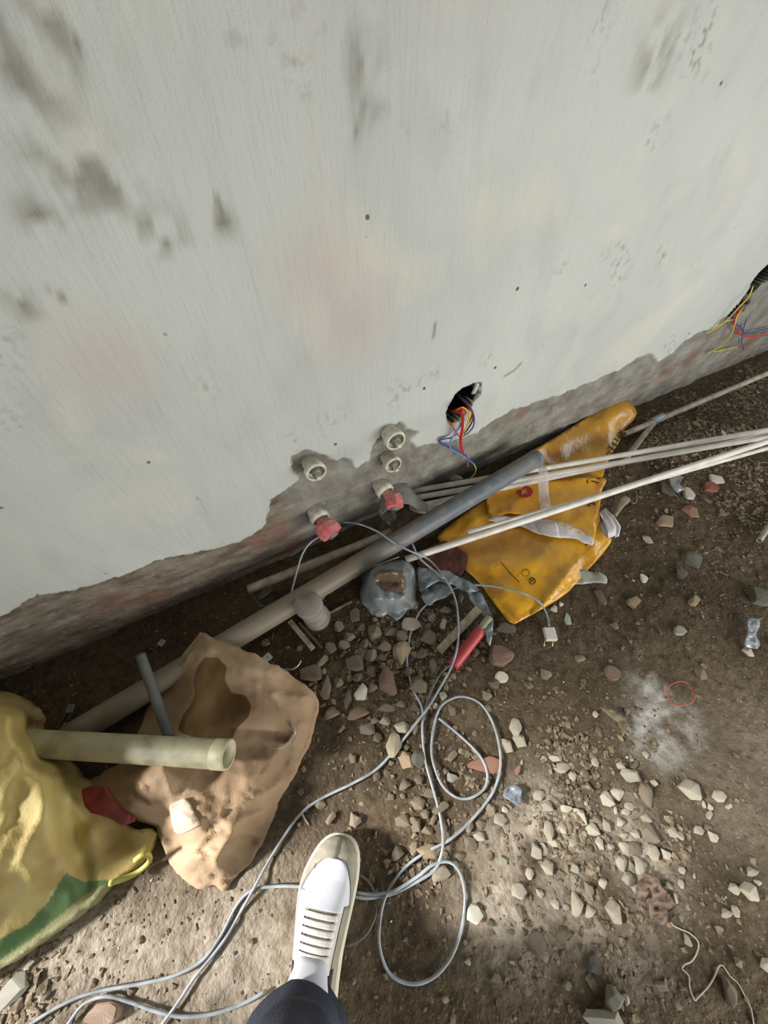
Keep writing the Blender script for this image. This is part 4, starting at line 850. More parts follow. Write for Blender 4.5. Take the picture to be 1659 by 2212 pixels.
U = [ # px,py,w,h,mat,shape,label,category,height
 (782, 1496, 38, 36, C_white, 'c', 'cream-white angular chip alone in the gravel right of the brown sack', 'plaster chip', .016),
 (838, 1478, 46, 80, C_brown, 'c', 'long brown brick shard lying slanted in the middle of the gravel heap', 'brick shard', .028, .35),
 (1078, 1420, 62, 52, C_brown, 'c', 'blocky brown brick piece right of the red handle', 'brick piece', .034),
 (1083, 1463, 30, 26, C_white, 'c', 'white angular chip touching the blocky brick piece below the mailer', 'plaster chip', .014),
 (956, 1351, 24, 28, cm('pinkish_stone', (190, 172, 152), (166, 148, 130)), 'c', 'pinkish square stone just left of the top of the wooden stick', 'stone', .018),
 (1090, 1357, 46, 28, C_dgrey, 's', 'grey stone directly under the lower tip of the mailer', 'stone', .02),
 (868, 1412, 40, 54, C_tan, 's', 'pale tan upright stone in the gravel left of the grey cable', 'stone', .024),
 (775, 1541, 48, 34, C_brown, 's', 'brown oval stone below the cream-white chip', 'stone', .022),
 (851, 1610, 36, 56, cm('buff_stone', (176, 162, 140), (150, 136, 114)), 's', 'large buff rock under the long cable, left of the coiled loops', 'rock', .03),
 (876, 1642, 34, 38, C_tan, 's', 'tan rock touching the large buff rock under the cable', 'rock', .022),
 (902, 1640, 36, 40, C_dgrey, 's', 'grey rock between the buff rock and the cable crossing', 'rock', .022),
 (1052, 1655, 96, 46, C_pink, 'c', 'flat pink brick shard inside the cable loop', 'brick shard', .010),
 (1118, 1664, 26, 14, C_pink, 'c', 'small pink brick sliver right of the flat pink shard', 'brick shard', .008, .9),
 (1322, 1453, 44, 40, C_brown, 'c', 'flat brown brick piece on the bare dirt right of the blocky one', 'brick piece', .014),
 (1434, 1127, 60, 27, C_tan, 'c', 'flat pale brown stone slab at the right of the mailer', 'stone', .014),
 (1490, 1106, 36, 26, C_pink, 's', 'pinkish stone just above the flat pale brown slab', 'stone', .018),
 (1534, 1053, 40, 22, C_red, 'c', 'reddish brick chip in the rubble right of the mailer', 'brick chip', .014),
 (1486, 1067, 22, 24, C_white, 'c', 'bright white square chip in the rubble beside the reddish chip', 'plaster chip', .014),
 (1548, 1036, 32, 20, C_white, 'c', 'bright white flat chip above the reddish chip', 'plaster chip', .010),
 (1434, 1058, 30, 36, C_dgrey, 's', 'grey stone at the left of the rubble right of the mailer', 'stone', .02),
 (1497, 1210, 46, 36, C_dgrey, 's', 'broad grey-brown stone alone on smooth dirt, below the rubble', 'stone', .018),
 (1470, 1238, 28, 28, C_dgrey, 's', 'smaller grey stone left of the broad grey-brown one', 'stone', .014),
 (1390, 1250, 16, 18, C_white, 'c', 'tiny white chip on dark dirt level with the bottom of the mailer', 'plaster chip', .008),
 (1398, 1167, 20, 16, cm('pale_pebble', (190, 174, 156), (170, 154, 136)), 's', 'small pale pebble right of the white strap loop', 'pebble', .01),
 (1366, 1301, 38, 32, C_tan, 'c', 'tan leaf-shaped flat stone right of the cable plug', 'stone', .010, -.6),
 (1298, 1291, 26, 46, cm('mauve_brick', (128, 104, 94), (108, 88, 80)), 'c', 'mauve-brown elongated brick shard right of the mailer tip', 'brick shard', .012, .3),
 (1497, 1300, 32, 22, C_tan, 's', 'tan lumpy stone on the bare dirt far right', 'stone', .014),
 (1467, 1362, 32, 22, cm('light_grey_stone', (170, 168, 156), (150, 146, 134)), 'c', 'light grey angular stone on the bare dirt', 'stone', .014),
 (1640, 1292, 54, 48, C_dgrey, 'c', 'large dark grey block at the right edge', 'rock', .028),
 (1612, 1409, 22, 20, cm('cream_pebble', (196, 188, 164), (178, 170, 148)), 's', 'round cream pebble at the far right under the clear plastic piece', 'pebble', .012),
 (1226, 1338, 26, 30, cm('pale_green_chip', (186, 190, 168), (166, 170, 148)), 'c', 'pale greenish torn chip right of the white plug', 'chip', .005),
 (1196, 1317, 16, 14, C_white, 'c', 'white fragment just above the white plug', 'plaster chip', .008),
 (1211, 1306, 11, 9, C_white, 'c', 'smallest white fragment above the white plug', 'plaster chip', .006),
 (1503, 917, 20, 16, C_tan, 'c', 'pale chip beyond the white conduits at upper right', 'chip', .010),
 (1562, 935, 13, 11, C_white, 'c', 'tiny bright white chip above the conduits at upper right', 'plaster chip', .006),
 (1320, 2150, 44, 52, cm('grey_rock', (138, 134, 120), (114, 108, 96)), 's', 'grey rock in the shade near the bottom edge, the largest there', 'rock', .028),
 (1282, 2082, 38, 54, C_dgrey, 'c', 'dark grey flat shard above the grey rock near the bottom', 'shard', .012),
 (1300, 2200, 90, 50, cm('pale_grey_rock', (160, 154, 138), (132, 126, 110)), 's', 'pale grey rock cut by the bottom edge', 'rock', .03),
 (1652, 2084, 30, 26, C_white, 's', 'whitish stone at the lower right edge', 'stone', .018),
 (981, 1036, 28, 14, C_white, 's', 'whitish rounded rock at the wall foot under the hanging wires', 'rock', .028),
 (572, 1283, 34, 30, C_dgrey, 's', 'dusty stone between the dusty conduit and the thick grey pipe', 'stone', .022),
 (1024, 1972, 30, 38, C_white, 's', 'bright oval stone just right of the lower cable loop', 'stone', .016),
 (950, 1886, 46, 40, cm('warm_grey_stone', (164, 152, 130), (140, 128, 106)), 's', 'rounded warm grey stone inside the cable crossing right of the shoe', 'stone', .02),
 (925, 1838, 56, 34, C_tan, 's', 'pale tan stone under the cable crossing right of the shoe', 'stone', .018),
 (977, 1679, 26, 24, cm('grey_round_stone', (146, 140, 126), (128, 120, 106)), 's', 'small round grey stone inside the upper cable loop', 'stone', .014),
 (30, 2140, 62, 56, cm('whitish_rock', (196, 192, 178), (168, 160, 144)), 's', 'whitish rock in the light at the lower left corner', 'rock', .022, .7),
 (230, 2185, 90, 60, cm('pinkish_slab', (176, 150, 130), (150, 128, 110)), 'c', 'pinkish brick slab under the cables at the lower left', 'brick slab', .022),
]
for i, u in enumerate(U):
    if u[4] is C_white: u = (u[0], u[1], u[2]*1.2, u[3]*1.2)+u[4:]
    me = (CH[i % 10] if u[5] == 'c' else SH[i % 14]).copy()
    place(me, u[0], u[1], u[2], u[3], u[4], name=u[7].replace(' ', '_').replace('-', '_'), label=u[6], cat=u[7], hz=u[8], ang=u[9] if len(u) > 9 else 0, sink=.15)
S5 = [(450,145,50,50),(635,60,50,30),(285,430,60,80),(305,505,60,60),(720,360,30,30),(570,415,30,40),(735,455,25,50),(540,650,85,50),(545,705,60,60),(715,620,35,45),(850,640,40,35),(905,695,90,60),(995,800,60,110),(775,820,60,70),(745,770,50,50),(815,880,80,90),(885,890,45,30),(840,795,70,60),(1230,770,100,90),(1385,805,70,50),(520,800,70,30),(455,860,50,50),(415,800,60,50),(635,920,60,80),(700,985,60,60),(635,980,45,50),(465,990,50,90),(770,960,40,60),(800,955,45,50),(855,945,40,40),(990,925,50,40),(1010,1010,65,90),(880,1085,50,50),(390,1100,55,75),(440,1095,30,60),(455,1190,60,70),(865,1175,55,80),(915,1185,30,60),(960,1180,60,80),(820,1170,30,50),(895,1255,65,65),(360,1225,40,55),(370,1290,80,90),(470,1265,80,70),(300,1315,70,80),(290,1440,50,85),(615,1390,60,110),(690,1430,50,60),(815,1430,70,110),(540,1550,75,70),(1545,1320,80,80),(1215,1585,35,60),(975,1660,40,60),(400,1600,80,130),(175,1790,50,50),(560,1830,50,50),(1440,1860,60,130),(1080,1840,60,50),(885,1910,30,60),(1290,140,50,50),(1130,1000,50,50),(1180,1020,30,40),(1360,1025,40,50),(1030,1110,60,70),(1100,1120,40,50),(930,1090,60,60),(600,1190,40,50),(760,1280,40,50),(685,1310,40,70),(1470,1310,60,50),(1430,1440,60,40),(665,685,40,40),(660,720,40,40),(600,700,40,50),(500,600,60,30),(560,870,60,40),(590,905,50,40),(660,1010,30,30),(720,930,50,40),(905,860,50,40),(1040,860,50,30),(930,640,40,30),(880,1020,40,30),(940,1010,50,40),(800,1090,40,50),(740,1060,40,60),(680,1090,40,40),(600,1060,40,40),(490,1060,50,40),(540,980,40,50),(150,880,50,60),(200,930,60,60),(100,960,50,50),(40,1060,60,60),(1330,970,40,30),(1280,990,50,40),(1570,1215,60,40),(1500,1240,70,50),(940,1310,40,40),(500,1390,40,50),(150,1490,40,40),(260,1545,30,30),(1480,1430,40,50),(1180,1280,30,40),(1110,1290,40,40)]
S6 = [(580,330,70,80),(680,320,90,40),(745,350,60,60),(800,280,100,70),(640,405,70,60),(900,350,90,90),(865,450,70,50),(560,460,70,70),(460,510,90,80),(265,500,60,60),(320,420,60,60),(460,220,50,70),(785,240,60,40),(1000,190,60,40),(200,570,110,80),(290,650,50,130),(365,625,50,50),(355,680,80,60),(325,805,80,70),(735,750,50,40),(650,770,90,50),(690,812,80,40),(610,800,60,50),(825,765,60,60),(840,640,90,90),(740,890,80,60),(535,900,80,60),(480,940,80,80),(740,1080,60,60),(770,1010,40,40),(445,1075,40,50),(1000,1150,40,40),(905,1275,70,60),(835,1340,80,70),(880,1405,50,50),(970,1370,90,70),(745,1445,80,70),(465,1440,60,80),(255,1350,60,50),(320,1430,50,70),(150,1590,80,60),(850,1440,60,60),(890,1500,60,50),(1120,1565,70,70),(1155,1620,70,80),(1090,1660,50,50),(1210,1430,80,80),(1420,880,70,100),(1440,970,90,80),(1600,580,50,60),(1290,630,60,50),(1250,700,50,50),(1365,1000,60,70),(1040,1060,60,60),(820,1470,60,80),(715,1640,70,80),(1340,1680,50,50),(710,520,40,50),(820,480,50,80),(930,540,40,90),(620,470,50,40),(520,390,50,50),(430,350,60,50),(370,290,50,60),(400,400,60,50),(500,290,50,40),(690,240,60,40),(480,590,60,50),(560,560,50,60),(420,720,40,100),(570,650,50,50),(640,850,60,50),(580,850,50,40),(600,950,50,50),(820,900,50,60),(780,560,50,50),(740,610,40,50),(1340,590,60,50),(1180,440,40,50),(1500,640,50,40),(380,900,40,40),(740,960,50,50),(590,1180,40,60),(680,1100,30,30),(760,1230,60,60),(840,1200,50,50),(1000,1640,30,40),(820,1600,60,60),(930,1440,40,60),(1140,1480,50,60),(1270,1380,60,90),(1200,1540,60,50),(1560,1620,50,60),(1060,480,40,40)]
cnt = 0; GRV = []
LG = {'pale': ('pale angular gravel stone in the dense patch right of the cable loops', 'pale gravel in the patch right of the cable loops'),
      'heap': ('grey-brown angular gravel stone in the heap between the brown sack and the mailer', 'gravel in the heap between the sack and the mailer'),
      'shoe': ('dusty gravel stone scattered around the cables beyond the shoe toe', 'gravel around the cables beyond the shoe'),
      'wall': ('dark gravel stone on the dirt beyond the white conduits, near the wall', 'gravel beyond the white conduits'),
      'low': ('gravel stone in the shaded dirt near the bottom right', 'gravel in the shaded dirt near the bottom right'),
      'left': ('gravel stone in the lit dirt at the lower left, by the cables', 'gravel in the dirt at the lower left'),
      'right': ('stray gravel stone on the bare dirt at the right of the scene', 'stray gravel on the dirt at the right')}
def zone(x, y):
    if y < 1000+.0*x and x > 1250: return 'wall'
    if x > 1080 and 1600 < y < 1990: return 'pale'
    if y >= 1990 and x > 760: return 'low'
    if x < 640 and y > 1900: return 'left'
    if x < 1090 and y < 1570: return 'heap'
    if x < 1090: return 'shoe'
    return 'right'
def blocked(x, y, pad=4):
    for P in (BS, YS, ML, PB): 
        if sdf(P, np.array([x]), np.array([y]))[0] < pad: return True
    if 590 < x < 790 and y > 1780+abs(x-730)*.3 : return True
    if sB(x, y) < 12: return True
    return False
def toosmall(x, y, r):
    c = fl(x, y)
    return any((c[0]-a)**2+(c[1]-b)**2 < (.82*(r+q))**2 for a, b, q in placed)
lst = [(1000+a*.3972, 1400+b*.3972, w*.3972, h*.3972) for a, b, w, h in S5]+[(600+a*.3617, 1250+b*.3617, w*.3617, h*.3617) for a, b, w, h in S6]
def addstone(x, y, w, h, ang=0.0):
    global cnt
    zn = zone(x, y); la, gr = LG[zn]; pale = (zn == 'pale' and random.random() < .75) or random.random() < .12
    o = place(SH[random.randrange(14)], x, y, w, h, M_sp if pale else M_st, label=la, group=gr, ang=ang); cnt += 1; GRV.append((o, x, y, w, h, pale))
for (x, y, w, h) in lst:
    m_, _ = pxm(x, y)
    if blocked(x, y) or toosmall(x, y, (w+h)/4*m_): continue
    addstone(x, y, w*1.2, h*1.2)
ZB = [(690, 1290, 1080, 1560, .42), (640, 1560, 1080, 1860, .20), (1090, 1620, 1430, 1960, .34), (1380, 940, 1650, 1130, .22), (1380, 860, 1659, 1010, .10), (1100, 1330, 1659, 1650, .08), (780, 2000, 1659, 2212, .13), (10, 2030, 420, 2200, .16), (560, 1290, 720, 1480, .12), (1430, 1650, 1659, 2000, .09), (720, 1180, 800, 1400, .05)]
tot = sum(z[4] for z in ZB); tries = 0
while cnt < 298 and tries < 20000:
    tries += 1; r = random.random()*tot
    for z in ZB:
        r -= z[4]
        if r <= 0: break
    x = random.uniform(z[0], z[2]); y = random.uniform(z[1], z[3]); s = random.uniform(9, 19)*(1.0 if y > 1200 else .8); h = s*random.uniform(.7, 1.3); m_, _ = pxm(x, y)
    if blocked(x, y) or toosmall(x, y, (s+h)/4*m_): continue
    addstone(x, y, s, h, random.uniform(-.8, .8))
LMK = [(782, 1496, 'the cream-white angular chip'), (838, 1478, 'the long brown brick shard'), (1078, 1420, 'the blocky brown brick piece'), (990, 1365, 'the flat wooden stick'), (1005, 1405, 'the red tube'), (850, 1330, 'the plastic-wrapped lump'),
  (868, 1412, 'the pale tan upright stone'), (775, 1541, 'the brown oval stone'), (860, 1612, 'the large buff rock'), (1052, 1655, 'the flat pink brick shard'), (977, 1679, 'the small round grey stone'), (1110, 1718, 'the bluish plastic scrap'), (690, 1400, 'the capped pipe stub'),
  (620, 1432, 'the bright saddle clip'), (670, 1600, 'the brown sack'), (740, 1790, 'the shoe toe'), (925, 1838, 'the cable crossing'), (660, 1760, 'the short pale string'), (950, 1886, 'the rounded warm grey stone'), (1024, 1972, 'the bright oval stone'), (1415, 1930, 'the pinkish leaf'), (1435, 1560, 'the grey dust patch'), (1470, 1500, 'the red wire loop'), (1330, 1560, 'the olive-brown leaf'),
  (1322, 1453, 'the flat brown brick piece'), (1434, 1127, 'the flat pale brown slab'), (1486, 1067, 'the bright white square chip'), (1497, 1210, 'the broad grey-brown stone'), (1467, 1362, 'the light grey angular stone'), (1624, 1366, 'the clear plastic piece'), (1186, 1372, 'the white plug'), (1345, 1090, 'the dry plant bit'), (1640, 1292, 'the dark grey block'), (1645, 1165, 'the conduit stub'),
  (1503, 917, 'the pale chip beyond the conduits'), (1320, 2150, 'the grey rock near the bottom'), (1490, 2060, 'the whitish thread'), (1282, 2082, 'the dark grey flat shard'), (40, 2150, 'the whitish corner rock'), (230, 2185, 'the pinkish brick slab'), (905, 2120, 'the bottom of the lower cable loop'), (1075, 1590, 'the right side of the upper cable loop'), (1118, 1664, 'the small pink brick sliver'), (1652, 2084, 'the whitish edge stone'), (1380, 960, 'the forked dusty conduit'), (880, 1440, 'the dark cable bend'), (1270, 1250, 'the torn white card')]
GRV.sort(key=lambda g: 0); byk = {}
for (o, x, y, w, h, pale) in GRV:
    L_ = min(LMK, key=lambda q: math.hypot(q[0]-x, q[1]-y)); dx, dy = x-L_[0], y-L_[1]; ang = math.degrees(math.atan2(-dy, dx)) % 360
    dr = ['right of', 'above', 'left of', 'below'][int(((ang+45) % 360)//90)]
    byk.setdefault((L_[2], dr), []).append((math.hypot(dx, dy), o, w, h, pale))
ORD = ['nearest', 'second nearest', 'third nearest', 'fourth nearest', 'fifth nearest', 'sixth nearest', 'seventh nearest', 'eighth nearest', 'ninth nearest', 'tenth nearest', 'eleventh nearest', 'twelfth nearest']
for (ln, dr), L_ in byk.items():
    L_.sort(key=lambda q: q[0])
    for i, (_, o, w, h, pale) in enumerate(L_):
        s = (w+h)/2; sz = 'tiny' if s < 14 else 'small' if s < 20 else 'medium' if s < 28 else 'large'
        rk = (ORD[i] if i < 12 else '%dth nearest' % (i+1))+' ' if len(L_) > 1 else 'just '
        o['label'] = '%s %s gravel stone, %s%s %s' % (sz, 'pale' if pale else 'grey-brown', rk, dr, ln)
# uncountable grit
def grit(name, nn, s0, s1, m, label, pf, seed):
    rs = np.random.RandomState(seed); V = []; F = []; k = 0
    base = [(np.array([[v.co[0], v.co[1], v.co[2]] for v in q.vertices]), [tuple(p.vertices) for p in q.polygons]) for q in [hull(9, 700+i, .8, 0) for i in range(6)]]
    while k < nn:
        x = rs.uniform(-1.0, 2.6); y = rs.uniform(-1.5, -.005)
        if rs.rand() > pf(x, y): continue
        s = rs.uniform(s0, s1)*(.7+.6*rs.rand()**3); bv, bf = base[rs.randint(6)]; a = rs.rand()*6.28
        sc = np.array([s, s*rs.uniform(.6, 1), s*rs.uniform(.5, .9)])
        v = bv*sc; v = np.stack([v[:, 0]*math.cos(a)-v[:, 1]*math.sin(a)+x, v[:, 0]*math.sin(a)+v[:, 1]*math.cos(a)+y, v[:, 2]+float(Hfine(x, y))-s*.25], 1)
        n = len(V); V += v.tolist(); F += [tuple(i+n for i in f) for f in bf]; k += 1
    return obj(name, (V, F), m, smooth=False, label=label, cat='gravel', kind='stuff')
hp = [(fl(a, b), r) for a, b, r in ((880, 1400, .17), (800, 1480, .14), (950, 1380, .12), (900, 1600, .12), (950, 1780, .10), (1250, 1780, .20), (1330, 1700, .16), (1200, 1900, .12), (1500, 1080, .22), (1450, 960, .35), (900, 1820, .08), (60, 2150, .14), (700, 1420, .08), (1600, 850, .5))]
def dens(x, y):
    d = .10+sum(.9*math.exp(-((x-c[0])**2+(y-c[1])**2)/r**2) for c, r in hp)
    return min(1, d)*(.4+.6*float(sstep(-.3, .3, vnoise(x*9, y*9, 77))))
def mgrit(n, a, b):
    m = mat(n, a, .9, b, 90, 2, spec=.2, lo=.4, hi=.6); return m
grit('fine_gravel', 6500, .003, .0085, mgrit('fine_gravel', s2l(140, 126, 104), s2l(94, 80, 62)), 'fine loose gravel and grit strewn over the earth floor', dens, 5)
grit('loose_rubble', 2300, .005, .013, mgrit('loose_rubble', s2l(146, 131, 110), s2l(100, 86, 68)), 'loose small rubble filling the gaps between the gravel stones', lambda x, y: max(0.0, dens(x, y)-.45), 9)
grit('soil_crumbs', 5200, .0015, .004, mgrit('soil_crumbs', s2l(98, 82, 63), s2l(72, 58, 44)), 'crumbs of dry brown soil covering the ground', lambda x, y: .35+.5*dens(x, y), 6)
grit('plaster_flecks', 260, .0015, .0035, mgrit('plaster_flecks', s2l(220, 214, 200), s2l(190, 184, 170)), 'tiny white plaster flecks sprinkled on the dirt', lambda x, y: .5, 8)

# ------------------------------------------------------------ small litter
M_clear = mat('clear_plastic_scrap', s2l(176, 180, 184), .2, s2l(140, 142, 142), 30, 4, .6, 60, trans=.3, spec=.7)
def scrap(name, P, m, label, cat, z=.010, amp=.008, fr=.05, th=.0012, seed=30, step=4.5):
    d_, _, _ = sheet(P, lambda x, y: z+amp*fbm(x, y, fr, 3, seed, ridge=True), step, thick=th, jag=1.5, seed=seed)
    return fixn(obj(name, d_, m, label=label, cat=cat))
scrap('plastic_scrap', [(1612, 1342), (1620, 1334), (1640, 1336), (1642, 1352), (1634, 1372), (1642, 1392), (1636, 1402), (1612, 1398), (1608, 1386), (1616, 1366)], M_clear, 'crinkled clear plastic piece on the dirt near the right edge', 'plastic', .014)
scrap('plastic_scrap', [(1090, 1704), (1106, 1696), (1126, 1702), (1126, 1732), (1122, 1742), (1102, 1730), (1088, 1722)], mat('bluish_plastic', s2l(140, 146, 154), .35, s2l(116, 122, 128), 30, 4, .4, 60), 'bluish plastic scrap just right of the coiled cable', 'plastic', .010, seed=31)
scrap('plastic_scrap', [(1440, 1020), (1462, 1016), (1474, 1034), (1468, 1046), (1480, 1056), (1462, 1064), (1450, 1050), (1446, 1036)], M_clear, 'grey crinkled film scrap among the rubble right of the mailer', 'plastic', .022, seed=32)
scrap('dead_leaf', [(1396, 1872), (1404, 1890), (1420, 1896), (1430, 1916), (1446, 1930), (1458, 1956), (1442, 1966), (1440, 1990), (1428, 1998), (1418, 1976), (1404, 1980), (1402, 1952), (1410, 1936), (1404, 1918), (1400, 1934), (1394, 1950), (1376, 1944), (1382, 1920), (1372, 1912), (1388, 1894)], mat('pink_brown_leaf', s2l(134, 112, 96), .85, s2l(106, 88, 74), 20, 4, .4, 60), 'pinkish brown crumpled leaf in the pale gravel at lower right', 'leaf', .014, .009, .05, seed=33, step=3.5)
scrap('dead_leaf', [(1296, 1528), (1316, 1530), (1338, 1542), (1352, 1562), (1352, 1580), (1344, 1592), (1342, 1574), (1330, 1556), (1314, 1544)], mat('olive_leaf', s2l(132, 118, 90), .8, s2l(104, 92, 70), 20), 'curled olive-brown leaf lying left of the grey dust patch', 'leaf', .014, .008, seed=34)
scrap('dead_leaf', [(1336, 1086), (1342, 1076), (1352, 1070), (1362, 1078), (1356, 1088), (1348, 1094), (1332, 1116), (1326, 1110)], mat('dry_plant', s2l(140, 130, 104), .85), 'dry plant bit with a curled stem right of the mailer', 'leaf', .012, .004, seed=35)
fixn(obj('dry_stem', tube(spline([gp(1352, 1080, .006), gp(1362, 1082, .008), (gp(1370, 1088, .008)), gp(1376, 1078, .006), gp(1375, 1068, .004)], .004), .0022, 6), bpy.data.materials['dry_plant'], label='thin curled dry stem beside the dry plant bit', cat='stem'))
fixn(obj('white_thread', tube(spline([gp(x, y, .003) for x, y in ((1450, 1992), (1454, 1999), (1472, 2008), (1490, 2016), (1508, 2034), (1506, 2056), (1494, 2076), (1478, 2084), (1474, 2094), (1488, 2108), (1490, 2136), (1500, 2160), (1506, 2156), (1530, 2130), (1544, 2108), (1552, 2088), (1562, 2086), (1576, 2108), (1592, 2122), (1608, 2150), (1622, 2180), (1628, 2215))], .005), .0013, 6), mat('cotton_thread', s2l(196, 188, 168), .9), label='thin whitish thread winding over the dirt to the bottom right edge', cat='thread'))
lp = [gp(1470+29*math.cos(t)+3*math.sin(3*t), 1500+26*math.sin(t)+2*math.cos(2*t), .006+.004*math.sin(2*t)) for t in np.linspace(.2, 6.2, 22)]
fixn(obj('red_wire_loop', tube(spline(lp, .004), .0014, 6), mat('dull_red_wire', s2l(190, 70, 64), .5), label='small loop of thin red wire lying on the grey dust patch', cat='wire'))
fixn(obj('white_twist', tube(spline([gp(650, 1752, .006), gp(658, 1768, .004), gp(668, 1782, .003)], .004), .0022, 6), M_dusty, label='short pale bit of string touching the long cable above the shoe', cat='string'))
scrap('card_scrap', [(1330+0, 2010), (1338, 2004), (1344, 2012), (1336, 2018)], C_tan, 'small buff card bit in the shade at lower right', 'card', .006, .002, seed=40) if False else None
# ------------------------------------------------------------ the person standing at the bottom of the view
def skin(name, verts, edges, radii, m, parent=None, sub=2, root=0):
    c = np.array(root_of(parent)) if parent is not None else np.zeros(3)
    me = bpy.data.meshes.new(name); me.from_pydata([tuple(np.array(v, float)-c) for v in verts], edges, []); me.update()
    o = bpy.data.objects.new(name, me); COL.objects.link(o)
    if parent is not None: o.parent = parent
    me.materials.append(m)
    s = o.modifiers.new('skin', 'SKIN'); s.use_smooth_shade = True
    if not me.skin_vertices: me.skin_vertices.new()
    for i, r in enumerate(radii):
        r = r if hasattr(r, '__len__') else (r, r); me.skin_vertices[0].data[i].radius = r; me.skin_vertices[0].data[i].use_root = (i == root)
    d = o.modifiers.new('subdivision', 'SUBSURF'); d.levels = sub; d.render_levels = sub; return o
Tt = fl(737, 1806, .030); Mm = fl(692, 2050, .07)
fd = Tt-Mm; fd[2] = 0; fd /= np.linalg.norm(fd); sd = np.array([fd[1], -fd[0], 0])   # forward, rightward
SL = .300
Hl = np.array([Tt[0], Tt[1], 0])-fd*SL
def g0(p): return float(H(p[0], p[1]))
person = thing('person', (Hl[0]-.05, Hl[1]-.2, 0), 'person in a white sneaker and black jeans standing at the bottom of the view', 'person')
M_skin = mat('skin', s2l(176, 130, 104), .55, s2l(164, 116, 92), 8)
M_jean = mat('black_jeans', s2l(56, 60, 74), .85, s2l(34, 36, 46), 10, 5, .35, 260, lo=.4, hi=.66)
M_jack = mat('dark_jacket', s2l(52, 54, 60), .8, s2l(40, 42, 48), 10, 4, .3, 120)
M_leath = mat('white_leather', s2l(222, 222, 228), .45, s2l(208, 208, 214), 6, 3, .05, 60)
M_mud = mat('greige_suede', s2l(158, 150, 132), .8, s2l(140, 133, 116), 30, 4, .15, 200)
M_sole = mat('cream_rubber', s2l(222, 214, 190), .6, s2l(200, 190, 164), 14)
M_lace = mat('offwhite_lace', s2l(230, 225, 214), .75, s2l(214, 208, 196), 50, 4, .2, 200)
M_eye = mat('light_grey_leather', s2l(206, 200, 188), .6, s2l(190, 184, 170), 12)
M_dark = mat('dark_lining', s2l(54, 48, 44), .8)
M_lilac = mat('lilac_piping', s2l(160, 130, 150), .6)
TT = np.array([0, .04, .10, .20, .30, .42, .55, .68, .78, .86, .92, .965, .99, 1.0])
WL = np.array([.006, .024, .034, .038, .038, .041, .0485, .0535, .0515, .045, .037, .026, .015, .004])
WR = np.array([.006, .022, .031, .034, .034, .035, .0385, .042, .042, .039, .034, .026, .016, .004])
WL = WL*1.16; WR = WR*1.12
CO = np.array([0, 0, 0, -.000, -.002, -.004, -.004, -.003, -.001, .001, .002, .002, .002, .002])
HT = np.array([.060, .088, .106, .116, .114, .110, .098, .080, .068, .063, .057, .049, .042, .036])
